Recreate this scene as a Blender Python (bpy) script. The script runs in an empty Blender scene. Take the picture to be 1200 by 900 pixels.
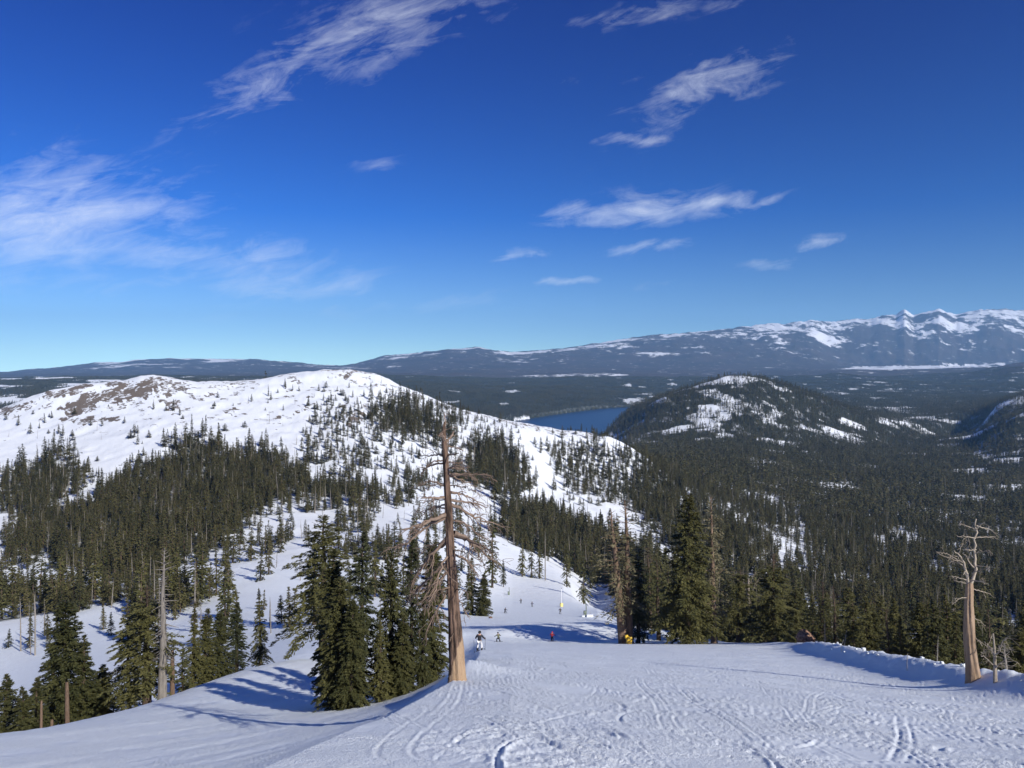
import bpy, math, random
import numpy as np
from mathutils import Vector, Matrix

R_ = math.radians
scene = bpy.context.scene
COL = scene.collection

# ------------------------------------------------------------------ camera
H0, F = 410.0, 900.0           # eye-level row and focal length of the 1200 px wide photograph
cam_d = bpy.data.cameras.new('camera')
cam = bpy.data.objects.new('camera', cam_d)
COL.objects.link(cam)
cam.location = (0, 0, 0)
cam.rotation_euler = (R_(90), 0, 0)
cam_d.sensor_width = 36.0
cam_d.lens = 36.0 * F / 1200.0
cam_d.shift_y = -(450.0 - H0) / 1200.0
cam_d.clip_start = 0.2
cam_d.clip_end = 120000
scene.camera = cam

# ------------------------------------------------------------------ sun, sky, exposure
SUN_EL, SUN_AZ = 32.5, 41.0    # elevation; degrees to the right of straight behind the camera
sx = math.cos(R_(SUN_EL)) * math.sin(R_(SUN_AZ))
sy = -math.cos(R_(SUN_EL)) * math.cos(R_(SUN_AZ))
sz = math.sin(R_(SUN_EL))
SUN = Vector((sx, sy, sz))
ld = bpy.data.lights.new('sun', 'SUN')
ld.energy = 4.6
ld.angle = R_(0.53)
ld.color = (1.0, 0.97, 0.90)
lo = bpy.data.objects.new('sun', ld)
COL.objects.link(lo)
lo.rotation_euler = SUN.to_track_quat('Z', 'Y').to_euler()

scene.view_settings.view_transform = 'Standard'
scene.view_settings.look = 'None'
scene.view_settings.exposure = 0.29
scene.view_settings.gamma = 1.0
scene.view_settings.use_curve_mapping = False
scene.render.engine = 'CYCLES'
scene.cycles.use_denoising = True
scene.cycles.max_bounces = 6
scene.cycles.diffuse_bounces = 3
scene.cycles.glossy_bounces = 2
scene.cycles.transmission_bounces = 2
scene.cycles.transparent_max_bounces = 4
scene.cycles.volume_bounces = 1
scene.cycles.sample_clamp_indirect = 4.0

world = bpy.data.worlds.new('World')
scene.world = world
world.use_nodes = True


SKY_GAMMA, SKY_GAIN = 1.8, (1.5, 2.0, 2.7)    # clear high-altitude air: deeper blue than the default sky


def build_world():
    nt = world.node_tree
    nt.nodes.clear()
    N, L = nt.nodes.new, nt.links.new
    out = N('ShaderNodeOutputWorld')
    bg = N('ShaderNodeBackground')
    sky = N('ShaderNodeTexSky')
    sky.sky_type = 'NISHITA'
    sky.sun_disc = False
    sky.sun_elevation = R_(SUN_EL)
    sky.sun_rotation = math.atan2(sx, sy)
    sky.altitude = 2300
    sky.air_density = 1.0
    sky.dust_density = 0.25
    sky.ozone_density = 2.6
    g0 = N('ShaderNodeMix'); g0.data_type = 'RGBA'; g0.blend_type = 'MULTIPLY'
    g0.inputs['Factor'].default_value = 1.0
    g0.inputs[7].default_value = (0.1, 0.1, 0.1, 1)
    L(sky.outputs[0], g0.inputs[6])
    tcs = N('ShaderNodeTexCoord'); mps = N('ShaderNodeMapping')      # read the sky a little above the dusty band at the horizon
    mps.inputs['Scale'].default_value = (1, 1, .86); mps.inputs['Location'].default_value = (0, 0, .10)
    L(tcs.outputs['Generated'], mps.inputs[0]); L(mps.outputs[0], sky.inputs['Vector'])
    ga = N('ShaderNodeGamma'); ga.inputs['Gamma'].default_value = SKY_GAMMA
    L(g0.outputs[2], ga.inputs[0])
    tcz = N('ShaderNodeTexCoord'); spz = N('ShaderNodeSeparateXYZ'); L(tcz.outputs['Generated'], spz.inputs[0])
    rz = N('ShaderNodeValToRGB'); L(spz.outputs[2], rz.inputs[0])
    rz.color_ramp.elements[0].position = .0; rz.color_ramp.elements[0].color = (1.75, 1.0, .455, 1)
    rz.color_ramp.elements[1].position = .42; rz.color_ramp.elements[1].color = (.03, .34, .68, 1)
    em = rz.color_ramp.elements.new(.17); em.color = (.24, .58, .64, 1)
    gz = N('ShaderNodeMix'); gz.data_type = 'RGBA'; gz.blend_type = 'MULTIPLY'; gz.inputs['Factor'].default_value = 1.0
    L(ga.outputs[0], gz.inputs[6]); L(rz.outputs[0], gz.inputs[7])
    gm = N('ShaderNodeMix'); gm.data_type = 'RGBA'; gm.blend_type = 'MULTIPLY'
    gm.inputs['Factor'].default_value = 1.0
    gm.inputs[7].default_value = (*[c * 10 for c in SKY_GAIN], 1)
    L(gz.outputs[2], gm.inputs[6])

    def mth(op, a, b=None, c=None, clamp=False):
        n = N('ShaderNodeMath'); n.operation = op; n.use_clamp = clamp
        for i, v in enumerate((a, b, c)):
            if v is None: continue
            if isinstance(v, (int, float)): n.inputs[i].default_value = v
            else: L(v, n.inputs[i])
        return n.outputs[0]

    tc = N('ShaderNodeTexCoord')
    sep = N('ShaderNodeSeparateXYZ')
    L(tc.outputs['Generated'], sep.inputs[0])
    X, Y, Z = sep.outputs
    yy = mth('MAXIMUM', Y, 0.02)
    u = mth('DIVIDE', X, yy)
    v = mth('DIVIDE', Z, yy)
    cb = N('ShaderNodeCombineXYZ')
    L(u, cb.inputs[0]); L(v, cb.inputs[1])

    def noise(scale, rot, st, detail, rough, dist, off=0.0):
        mp = N('ShaderNodeMapping')
        mp.inputs['Rotation'].default_value = (0, 0, -rot)
        L(cb.outputs[0], mp.inputs[0])
        mp2 = N('ShaderNodeMapping')
        mp2.inputs['Scale'].default_value = (scale / st, scale, 1)
        mp2.inputs['Location'].default_value = (off, off * 0.7, off)
        L(mp.outputs[0], mp2.inputs[0])
        n = N('ShaderNodeTexNoise')
        n.inputs['Scale'].default_value = 1.0
        n.inputs['Detail'].default_value = detail
        n.inputs['Roughness'].default_value = rough
        n.inputs['Distortion'].default_value = dist
        L(mp2.outputs[0], n.inputs['Vector'])
        return n.outputs['Fac']

    # cirrus: soft streaked noise held inside elongated patches of the real sky dome
    wisps = [  # px, py, half length, half width, angle (deg up to the right), strength, kind
        (305, 100, 110, 24, 22, .80, 0), (440, 40, 150, 40, 20, .85, 0), (215, 128, 60, 8, 20, .45, 0),
        (70, 255, 150, 62, -4, .95, 1), (30, 205, 60, 26, 25, .55, 1), (235, 300, 150, 34, -8, .80, 1),
        (330, 335, 130, 24, -3, .75, 1), (520, 355, 90, 10, 3, .38, 1), (150, 330, 190, 30, -6, .5, 1),
        (825, 102, 82, 26, 24, .95, 0), (780, 92, 52, 12, 10, .5, 0), (733, 162, 38, 8, 6, .75, 0),
        (735, 248, 120, 17, 3, .85, 1), (860, 238, 60, 10, 8, .75, 1), (575, 258, 50, 9, 10, .5, 1),
        (755, 289, 46, 8, 5, .65, 1), (608, 297, 34, 6, 12, .6, 1), (660, 331, 32, 5, 3, .7, 1),
        (958, 283, 50, 9, 13, .7, 1), (905, 308, 46, 9, 14, .55, 1), (800, 332, 60, 5, 5, .45, 1),
        (755, 14, 70, 11, 14, .6, 0), (850, 6, 40, 7, 4, .5, 0), (440, 188, 40, 7, 8, .42, 1),
        (1090, 164, 34, 11, 5, .34, 1), (650, 94, 40, 6, 0, .3, 1), (928, 48, 16, 8, 35, .4, 0),
    ]
    total = [None, None]
    wn = N('ShaderNodeTexNoise'); wn.inputs['Scale'].default_value = 13; wn.inputs['Detail'].default_value = 5; wn.inputs['Roughness'].default_value = .6
    L(cb.outputs[0], wn.inputs['Vector'])
    ws = N('ShaderNodeSeparateColor'); L(wn.outputs['Color'], ws.inputs[0])
    uw = mth('ADD', u, mth('MULTIPLY', mth('SUBTRACT', ws.outputs[0], .5), .13))
    vw = mth('ADD', v, mth('MULTIPLY', mth('SUBTRACT', ws.outputs[1], .5), .034))
    for (px, py, a, b, ang, st, kd) in wisps:
        cu, cv = (px - 600) / F, (H0 - py) / F
        ca, sa = math.cos(R_(ang)), math.sin(R_(ang))
        if kd == 1 and a < 125: st, b = min(1.0, st * 1.3), b * 1.1
        du = mth('SUBTRACT', uw, cu); dv = mth('SUBTRACT', vw, cv)
        p = mth('MULTIPLY_ADD', du, ca * F / a, mth('MULTIPLY', dv, sa * F / a))
        q = mth('MULTIPLY_ADD', du, -sa * F / b, mth('MULTIPLY', dv, ca * F / b))
        d2 = mth('MULTIPLY_ADD', p, p, mth('MULTIPLY', q, q))
        g = mth('MULTIPLY', mth('EXPONENT', mth('MULTIPLY', d2, -0.62)), st)
        total[kd] = g if total[kd] is None else mth('MAXIMUM', total[kd], g)
    res = None
    for kd, (rot, sc1, st1) in enumerate(((R_(27), 14, 3.2), (R_(6), 15, 4.2))):
        n1 = noise(sc1, rot, st1, 9, .62, .9, 3.1 + kd)
        n2 = noise(sc1 * 3.0, rot + R_(-10 if kd == 0 else 7), 3.6, 9, .68, 1.0, 9.7 + kd)
        nn = mth('MULTIPLY_ADD', n1, 0.58, mth('MULTIPLY', n2, 0.54))
        th = mth('MULTIPLY_ADD', total[kd], -0.28, 0.67)     # the denser the patch, the lower the threshold
        e = mth('MULTIPLY', mth('SUBTRACT', nn, th), 1.75, clamp=True)
        e = mth('MULTIPLY', mth('MULTIPLY', e, mth('POWER', total[kd], .8)), 1.05)
        res = e if res is None else mth('MAXIMUM', res, e)
    res = mth('MULTIPLY', res, mth('GREATER_THAN', Y, 0.05), clamp=True)
    mx = N('ShaderNodeMix'); mx.data_type = 'RGBA'
    L(res, mx.inputs['Factor'])
    L(gm.outputs[2], mx.inputs[6])
    mx.inputs[7].default_value = (8.6, 9.0, 9.6, 1)
    L(mx.outputs[2], bg.inputs['Color'])
    bg.inputs['Strength'].default_value = 0.1
    L(bg.outputs[0], out.inputs['Surface'])


build_world()

# ------------------------------------------------------------------ helpers
def tag(o, label=None, cat=None, group=None, kind=None):
    if label: o['label'] = label
    if cat: o['category'] = cat
    if group: o['group'] = group
    if kind: o['kind'] = kind
    return o


def mesh_np(name, verts, quads=None, tris=None, mats=(), midx=None, smooth=False, attrs=None):
    me = bpy.data.meshes.new(name)
    verts = np.asarray(verts, dtype=np.float32)
    me.vertices.add(len(verts))
    me.vertices.foreach_set('co', verts.ravel())
    lv, ls, lt = [], [], []
    pos = 0
    for arr, k in ((quads, 4), (tris, 3)):
        if arr is None or len(arr) == 0: continue
        arr = np.asarray(arr, dtype=np.int32)
        lv.append(arr.ravel())
        ls.append(pos + np.arange(len(arr), dtype=np.int32) * k)
        lt.append(np.full(len(arr), k, dtype=np.int32))
        pos += arr.size
    if lv:
        lv = np.concatenate(lv); ls = np.concatenate(ls); lt = np.concatenate(lt)
        me.loops.add(len(lv)); me.loops.foreach_set('vertex_index', lv)
        me.polygons.add(len(ls)); me.polygons.foreach_set('loop_start', ls)
        me.polygons.foreach_set('loop_total', lt)
        if midx is not None: me.polygons.foreach_set('material_index', np.asarray(midx, dtype=np.int32))
        me.polygons.foreach_set('use_smooth', np.full(len(ls), smooth, dtype=bool))
    for m in mats: me.materials.append(m)
    for an, av in (attrs or {}).items():
        at = me.attributes.new(an, 'FLOAT', 'POINT')
        at.data.foreach_set('value', np.asarray(av, dtype=np.float32))
    me.update(calc_edges=True)
    me.validate()
    return me


def link(name, me, parent=None, loc=(0, 0, 0), rot=(0, 0, 0), sc=(1, 1, 1)):
    o = bpy.data.objects.new(name, me)
    COL.objects.link(o)
    o.location, o.rotation_euler, o.scale = loc, rot, sc
    if parent: o.parent = parent
    return o


def _hash(ix, iy, seed):
    h = (ix.astype(np.int64) * 374761393 + iy.astype(np.int64) * 668265263 + seed * 1274126177) & 0xFFFFFFFF
    h = ((h ^ (h >> 13)) * 1274126177) & 0xFFFFFFFF
    h = (h ^ (h >> 16)) & 0xFFFFFF
    return h.astype(np.float32) / float(0xFFFFFF)


def vnoise(x, y, seed=0):
    x = np.asarray(x, np.float64); y = np.asarray(y, np.float64)
    xi = np.floor(x); yi = np.floor(y)
    fx = (x - xi); fy = (y - yi)
    fx = fx * fx * fx * (fx * (fx * 6 - 15) + 10); fy = fy * fy * fy * (fy * (fy * 6 - 15) + 10)
    a = _hash(xi, yi, seed); b = _hash(xi + 1, yi, seed)
    c = _hash(xi, yi + 1, seed); d = _hash(xi + 1, yi + 1, seed)
    return (a + (b - a) * fx) * (1 - fy) + (c + (d - c) * fx) * fy


def fbm(x, y, octv=4, seed=0, gain=.5, ridged=False):
    s = 0.0; amp = 1.0; tot = 0.0
    ca, sa = math.cos(.6), math.sin(.6)
    for i in range(octv):
        n = vnoise(x, y, seed + i * 17) * 2 - 1
        if ridged: n = 1 - 2 * np.abs(n)
        s = s + amp * n; tot += amp
        amp *= gain
        x, y = (x * ca - y * sa) * 2.03 + 11.3, (x * sa + y * ca) * 2.03 - 7.1
    return s / tot


def smooth(a, b, x):
    t = np.clip((x - a) / (b - a), 0, 1)
    return t * t * (3 - 2 * t)


def in_poly(px, py, poly):
    r = np.zeros(px.shape, bool)
    n = len(poly)
    for i in range(n):
        x0, y0 = poly[i]; x1, y1 = poly[(i + 1) % n]
        if y0 == y1: continue
        c = ((y0 > py) != (y1 > py)) & (px < (x1 - x0) * (py - y0) / (y1 - y0) + x0)
        r ^= c
    return r


# ------------------------------------------------------------------ terrain profiles: per bearing, (distance, row at which that ground is seen)
PROF = {
 -400: [(60,912),(100,880),(160,820),(240,755),(350,700),(480,650),(620,600),(800,545),(950,505),(1050,492),(1300,505),(2000,520),(3000,505),(4200,482),(6000,456),(9000,446),(12000,440),(15000,437),(21000,432),(27000,436)],
 0: [(55,893),(75,891),(100,868),(160,805),(240,745),(340,692),(450,645),(580,598),(720,555),(860,518),(980,490),(1040,481),(1300,505),(2000,515),(3000,500),(4200,478),(6000,452),(7500,446),(9000,448),(12000,442),(15000,438),(21000,433),(27000,436)],
 100: [(58,850),(75,848),(100,825),(150,785),(230,735),(330,683),(440,635),(560,590),(700,548),(850,508),(960,478),(1060,450),(1300,480),(2000,505),(3000,492),(4500,468),(6000,452),(7500,445),(9000,446),(12000,440),(15000,436),(20000,425),(27000,432)],
 200: [(62,815),(75,834),(90,830),(120,795),(200,738),(300,682),(420,632),(540,588),(680,545),(830,500),(960,468),(1080,444),(1300,470),(2000,500),(3000,485),(4500,460),(6000,447),(9000,444),(12000,440),(15000,435),(20000,420),(27000,430)],
 300: [(72,775),(90,785),(120,765),(200,718),(290,672),(400,628),(520,585),(660,545),(820,502),(980,468),(1110,446),(1300,465),(2000,500),(3000,485),(4500,460),(6000,450),(9000,444),(12000,440),(15000,435),(20000,421),(27000,430)],
 400: [(80,755),(95,762),(130,742),(200,712),(280,676),(380,636),(490,598),(620,560),(770,518),(920,480),(1060,448),(1150,432),(1300,455),(2000,500),(3000,488),(4500,462),(6500,450),(9000,444),(12000,438),(15000,433),(20000,424),(27000,430)],
 470: [(90,752),(110,754),(150,738),(220,706),(300,672),(400,632),(500,600),(620,572),(760,532),(900,498),(1040,466),(1140,451),(1300,475),(2000,510),(3000,500),(4200,478),(5500,462),(7500,450),(10000,442),(13000,437),(16000,428),(20000,415),(27000,428)],
 540: [(110,746),(150,738),(200,722),(260,702),(340,672),(430,640),(530,614),(650,585),(780,550),(920,515),(1050,488),(1130,479),(1300,500),(2000,540),(3000,525),(4000,498),(5000,480),(6500,460),(9000,447),(12000,438),(15000,428),(20000,408),(27000,425)],
 600: [(120,744),(200,724),(300,702),(380,680),(470,652),(570,620),(680,592),(800,560),(920,530),(1040,502),(1120,493),(1300,515),(2000,560),(3000,535),(3800,520),(4700,496),(4850,490),(5600,472),(7000,458),(9500,446),(12500,438),(15000,430),(20000,411),(27000,415)],
 660: [(125,742),(200,724),(290,706),(360,692),(420,680),(480,674),(560,650),(680,615),(800,585),(930,550),(1050,520),(1120,505),(1300,530),(2000,560),(3000,537),(3800,521),(5250,487.5),(5500,480),(6000,470),(7500,456),(9500,446),(12500,438),(15000,430),(20000,408),(27000,412)],
 700: [(128,741),(180,729),(240,716),(300,714),(360,722),(450,705),(560,660),(680,622),(800,592),(930,560),(1040,530),(1100,510),(1300,540),(2000,560),(3000,535),(3800,520),(5600,482.5),(5850,476.5),(6500,466),(8000,454),(10000,445),(12500,438),(15000,430),(21000,402),(27000,410)],
 740: [(130,740),(180,738),(240,738),(320,735),(430,700),(560,655),(680,628),(800,602),(920,575),(1020,545),(1100,530),(1300,540),(1900,545),(2400,528),(2900,515),(3500,494),(3900,479),(4400,490),(5200,494),(5950,479),(6150,474),(7000,462),(9000,450),(12500,438),(15000,430),(22000,396),(27000,405)],
 780: [(128,739),(170,750),(260,752),(380,715),(520,672),(660,640),(800,612),(920,588),(1020,565),(1200,552),(1600,545),(2100,535),(2500,524),(3000,497),(3500,463),(3800,464),(4400,480),(5500,478),(7000,462),(9000,450),(12500,437),(15000,430),(22000,391),(27000,405)],
 870: [(118,740),(150,765),(250,770),(380,728),(520,690),(680,655),(850,625),(1050,598),(1300,572),(1700,548),(2100,534),(2500,521),(2900,492),(3300,458),(3600,438),(4000,455),(5000,468),(7000,460),(9000,449),(12500,437),(15000,430),(22500,384),(27000,400)],
 940: [(100,752),(130,785),(220,785),(380,738),(520,700),(680,668),(850,640),(1050,612),(1300,585),(1700,560),(2200,540),(2700,518),(3200,482),(3550,457),(4000,468),(5000,470),(7000,460),(9000,449),(12500,436),(15000,431),(23000,377),(27000,400)],
 1000: [(75,765),(100,800),(200,800),(380,745),(520,708),(680,676),(850,648),(1050,620),(1300,594),(1700,568),(2200,546),(2700,526),(3200,500),(3600,478),(4200,482),(5500,470),(7000,460),(9000,449),(12500,435),(16000,431),(17000,429),(23500,375),(28000,395)],
 1060: [(60,777),(85,815),(200,808),(380,750),(520,712),(680,680),(850,652),(1050,626),(1300,600),(1700,573),(2200,550),(2700,533),(3300,515),(3700,496),(4300,488),(5500,471),(7000,460),(9000,449),(12500,435),(16000,431),(17000,428.5),(23500,367),(28000,390)],
 1130: [(46,795),(70,840),(180,825),(380,755),(520,716),(680,684),(850,656),(1050,630),(1300,605),(1700,578),(2200,553),(2700,532),(3000,518),(3500,500),(4000,485),(5000,474),(7000,460),(9000,448),(12000,434),(15500,430.5),(17000,428),(23500,364),(28000,390)],
 1200: [(40,803),(65,850),(180,832),(380,760),(520,718),(680,686),(850,658),(1050,632),(1300,606),(1700,580),(2200,548),(2600,518),(2850,485),(3000,488),(3400,478),(3800,463),(4200,468),(5500,465),(8000,447),(11000,427),(12500,430),(15500,430),(17000,428),(23500,363),(28000,390)],
 1600: [(38,810),(62,850),(180,832),(380,760),(520,718),(680,686),(850,655),(1050,625),(1300,596),(1700,566),(2200,530),(2600,495),(2850,468),(3000,468),(3400,460),(3800,448),(4200,452),(5500,455),(8000,444),(11000,424),(12500,428),(15500,430),(17000,428),(23500,360),(28000,390)],
}
PXS = sorted(PROF)
SKY_RIDGE = ([-400,0,30,60,100,150,165,180,200,230,270,300,340,380,410,440,470,500,540,580,620,660,690,710,740,770,800],
             [492,481,469,458,450,445.5,441,440.5,444,449,448,446,440,433.5,432,437,451,464,479,488,497,505,508,513,530,553,572])
D_RIDGE = ([-400, 0, 165, 410, 560, 700, 780, 900], [1050, 1040, 1080, 1150, 1125, 1095, 1010, 1000])
SKY_HILL = ([640,690,700,740,780,820,850,870,890,920,950,1000,1050,1100,1130,1170],
            [525,504,499,479,463,449,440,438,441,449,460,478,493,509,520,530])
SKY_MTN = ([-400,0,30,70,110,140,160,200,250,300,340,380,400,420,450,480,520,545,560,580,600,620,640,660,700,730,760,800,840,870,900,930,950,975,1000,1020,1040,1050,1060,1070,1080,1100,1120,1150,1175,1200,1400],
           [432,436,433,430,425,424,421.5,420,420.5,421,424,428,429,425,417,414,410,408,407,410,412,411,409.5,408,402,397,393,390,386.5,383,379.5,378,375.5,376.5,374,373,369,368,364.5,368,366,363.5,367,363,362,364,360])


def pchip(x, y, xq):
    x = np.asarray(x, float); y = np.asarray(y, float)
    h = np.diff(x); d = np.diff(y) / h
    m = np.zeros_like(y)
    m[0], m[-1] = d[0], d[-1]
    for i in range(1, len(x) - 1):
        if d[i - 1] * d[i] > 0:
            w1, w2 = 2 * h[i] + h[i - 1], h[i] + 2 * h[i - 1]
            m[i] = (w1 + w2) / (w1 / d[i - 1] + w2 / d[i])
    xq = np.clip(xq, x[0], x[-1])
    i = np.clip(np.searchsorted(x, xq, side='right') - 1, 0, len(x) - 2)
    t = (xq - x[i]) / h[i]
    return ((1 + 2 * t) * (1 - t) ** 2 * y[i] + t * (1 - t) ** 2 * h[i] * m[i] + t * t * (3 - 2 * t) * y[i + 1] + t * t * (t - 1) * h[i] * m[i + 1])


LY = np.linspace(math.log(30), math.log(30000), 700)
_rows = np.array([pchip(np.log([a for a, _ in PROF[p]]), [b for _, b in PROF[p]], LY) for p in PXS])
PXG = np.arange(-400, 1601, 10.0)
TAB = np.empty((len(PXG), len(LY)))
for j in range(len(LY)):
    TAB[:, j] = pchip(np.array(PXS, float), _rows[:, j], PXG)


def far_py(px, y):
    a = np.clip((px - PXG[0]) / 10.0, 0, len(PXG) - 1.001)
    b = np.clip((np.log(np.maximum(y, 1)) - LY[0]) / (LY[1] - LY[0]), 0, len(LY) - 1.001)
    i = a.astype(int); j = b.astype(int); fa = a - i; fb = b - j
    return (TAB[i, j] * (1 - fa) + TAB[i + 1, j] * fa) * (1 - fb) + (TAB[i, j + 1] * (1 - fa) + TAB[i + 1, j + 1] * fa) * fb


def bell(y, yc, w):
    return np.exp(-((np.log(np.maximum(y, 1)) - np.log(yc)) / w) ** 2)


def corrected_py(px, y):
    p = far_py(px, y)
    yc = np.interp(px, *D_RIDGE)
    d = np.interp(px, *SKY_RIDGE) - far_py(px, yc)
    p = p + d * bell(y, yc, .10) * smooth(820, 760, px)
    yc = np.full_like(px, 3600.0)
    d = np.interp(px, *SKY_HILL) + 3.5 - far_py(px, yc)
    p = p + d * bell(y, yc, .07) * smooth(660, 700, px) * smooth(1170, 1120, px)
    yc = np.full_like(px, 22000.0)
    d = np.interp(px, *SKY_MTN) - far_py(px, yc)
    p = p + d * bell(y, yc, .16)
    return p


YB = ([-400, 0, 200, 300, 370, 450, 540, 620, 700, 780, 870, 940, 1000, 1050, 1090, 1140, 1200, 1400],
      [52, 55, 62, 70, 80, 92, 112, 124, 128, 127, 118, 100, 75, 61, 54, 45, 40, 38])
BERM = np.array([(26, 20), (26.6, 32), (26.7, 40), (27, 46), (30, 60), (34, 80), (38, 100), (37, 114), (31, 124)], float)


def berm_dist(x, y):
    d = np.full(np.shape(x), 1e9)
    for (x0, y0), (x1, y1) in zip(BERM[:-1], BERM[1:]):
        dx, dy = x1 - x0, y1 - y0
        t = np.clip(((x - x0) * dx + (y - y0) * dy) / (dx * dx + dy * dy), 0, 1)
        d = np.minimum(d, np.hypot(x - x0 - t * dx, y - y0 - t * dy))
    return d


def near_z(x, y):
    yc = np.clip(y, -35, 140)
    z = -1.7 - .369 * yc
    xl = np.interp(np.clip(y, 5, 120), [5, 10, 16, 32, 60, 120], [-3.4, -3.2, -2.6, -1.9, -2.5, -5])
    d = np.maximum(xl - x, 0)
    z = z - 3.2 * (1 - np.exp(-(d / 4.4) ** 1.08)) * smooth(-5, 9, y)
    z = z - .07 * np.maximum(x, 0) * np.clip((110 - y) / 70, 0, 1)
    z = z - .42 * smooth(20, 50, y) * (np.logaddexp(0, (-27 - x) / 2.0) * 2.0)
    z = z + 2.4 * np.exp(-((x + 19.5) / 10) ** 2 - ((y - 74) / 13) ** 2)
    bd = berm_dist(x, y)
    z = z + (.85 * np.exp(-(bd / 1.5) ** 2) + .65 * np.exp(-(bd / 2.7) ** 2)) * np.clip((118 - y) / 30, 0, 1) * np.clip((y - 8) / 10, 0, 1)
    # tree wells and drift around the big snag and the firs at the edge
    z = z + .55 * np.exp(-((x + 2.0) / 1.6) ** 2 - ((y - 34.3) / 3.5) ** 2) - .35 * np.exp(-((x + 2.5) / .7) ** 2 - ((y - 36) / .9) ** 2)
    return z


# ------------------------------------------------------------------ terrain grid (polar, finest where it is seen nearest)
_t = [-180.0]
while _t[-1] < 180:
    a = abs(_t[-1] + 1e-6)
    step = .082 if a < 38.5 else (.3 if a < 44 else (1.0 if a < 65 else 4.0))
    if _t[-1] < -38.5 and _t[-1] + step > -38.5: step = -38.5 - _t[-1] + .0001
    _t.append(min(180.0, _t[-1] + step))
TH = np.radians(np.array(_t))
_r = [.6]
while _r[-1] < 28500:
    r = _r[-1]
    if r < 8: s = r * .16
    elif r < 150: s = min(r * .012, r * r / 1530 * .95)
    elif r < 1500: s = r * .0080
    else: s = r * .0105
    _r.append(r + s)
RR = np.array(_r)
TG, RG = np.meshgrid(TH, RR, indexing='ij')
GX, GY = np.sin(TG) * RG, np.cos(TG) * RG
UPX = 600 + F * np.tan(np.clip(TG, -1.0, 1.0))
UPX = np.clip(UPX, -400, 1600)
YF = RG * np.cos(np.clip(TG, -1.0, 1.0))
front = smooth(R_(80), R_(60), np.abs(TG))


# ski tracks pressed into the near snow: carved on a fine raster, then read into the terrain
def track_raster():
    rng = random.Random(5)
    cell = .055
    x0, y0, nx, ny = -16.0, 7.0, 1060, 2100
    G = np.zeros((nx, ny), np.float32); Rm = np.zeros((nx, ny), np.float32)

    def stamp(pts, w, depth, rim):
        p = np.array(pts); d = np.gradient(p, axis=0)
        n = np.stack([-d[:, 1], d[:, 0]], 1); n /= np.maximum(np.linalg.norm(n, axis=1, keepdims=True), 1e-6)
        tw = np.sin(np.linspace(0, math.pi, len(p))) ** .5
        for k in np.arange(-w * 2.4, w * 2.4 + 1e-6, cell * .6):
            q = p + n * k
            i = ((q[:, 0] - x0) / cell).astype(int); j = ((q[:, 1] - y0) / cell).astype(int)
            ok = (i >= 0) & (i < nx) & (j >= 0) & (j < ny)
            a = abs(k) / w
            g = -depth * max(0, 1 - a * a) if a < 1 else 0
            m = rim * max(0, 1 - ((a - 1.35) / .75) ** 2) * (1.25 if k > 0 else .6)
            if g: np.minimum.at(G, (i[ok], j[ok]), (g * tw)[ok])
            if m: np.maximum.at(Rm, (i[ok], j[ok]), (m * tw)[ok])

    def sturn(x, y, n, wl, amp, head):
        s = np.arange(0, n * wl, .05)
        ph = rng.uniform(0, 6.28)
        lx = amp * np.sin(2 * math.pi * s / wl + ph); ly = s + .18 * amp * np.sin(4 * math.pi * s / wl + 2 * ph)
        c, sn = math.cos(head), math.sin(head)
        return np.stack([x + lx * c + ly * sn, y - lx * sn + ly * c], 1)
    for i in range(210):
        y = 8 + 100 * rng.random() ** 1.5
        x = rng.uniform(-2.4, min(26, 3 + .8 * y)) if rng.random() < .9 else rng.uniform(-10, 0)
        p = sturn(x, y, rng.uniform(.4, 1.9), rng.uniform(6, 16), rng.uniform(.7, 2.8), rng.uniform(-1.1, .8))
        w = rng.uniform(.03, .055); dp = rng.uniform(.012, .035)
        off = rng.uniform(.25, .5)
        stamp(p, w, dp, dp * .8)
        if rng.random() < .7: stamp(p + np.array([off, .06]), w, dp, dp * .8)
    for i in range(110):        # skidded stops and scraped crescents
        y = 9 + 80 * rng.random() ** 1.4
        x = rng.uniform(-2.4, min(25, 2 + .75 * y))
        rad = rng.uniform(.8, 3.2); a0 = rng.uniform(0, 6.28); s = np.linspace(a0, a0 + rng.uniform(.5, 1.7), 160)
        p = np.stack([x + rad * np.cos(s), y + 1.5 * rad * np.sin(s)], 1)
        stamp(p, rng.uniform(.04, .10), rng.uniform(.012, .035), rng.uniform(.015, .04))
    for i in range(70):        # long straight runs
        y = 9 + 60 * rng.random(); x = rng.uniform(-2, min(24, 2 + .7 * y)); hd = rng.uniform(-.8, .5)
        s = np.arange(0, rng.uniform(4, 22), .05)
        p = np.stack([x + s * math.sin(hd) + .1 * np.sin(s * .4), y + s * math.cos(hd)], 1)
        stamp(p, .05, rng.uniform(.01, .03), .018); stamp(p + np.array([.3, 0]), .05, .02, .015)
    return G + Rm, x0, y0, cell


TRK, tx0, ty0, tcell = track_raster()


def bil(A, fi, fj):
    i = np.clip(fi.astype(int), 0, A.shape[0] - 2); j = np.clip(fj.astype(int), 0, A.shape[1] - 2)
    a = np.clip(fi - i, 0, 1); b = np.clip(fj - j, 0, 1)
    return (A[i, j] * (1 - a) + A[i + 1, j] * a) * (1 - b) + (A[i, j + 1] * (1 - a) + A[i + 1, j + 1] * a) * b


def lkp(px, y):
    return in_poly(px, y, [(560, 3300), (690, 3300), (760, 4000), (800, 5000), (770, 6230), (700, 5860), (640, 5230), (602, 4870), (560, 4500)])


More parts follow.
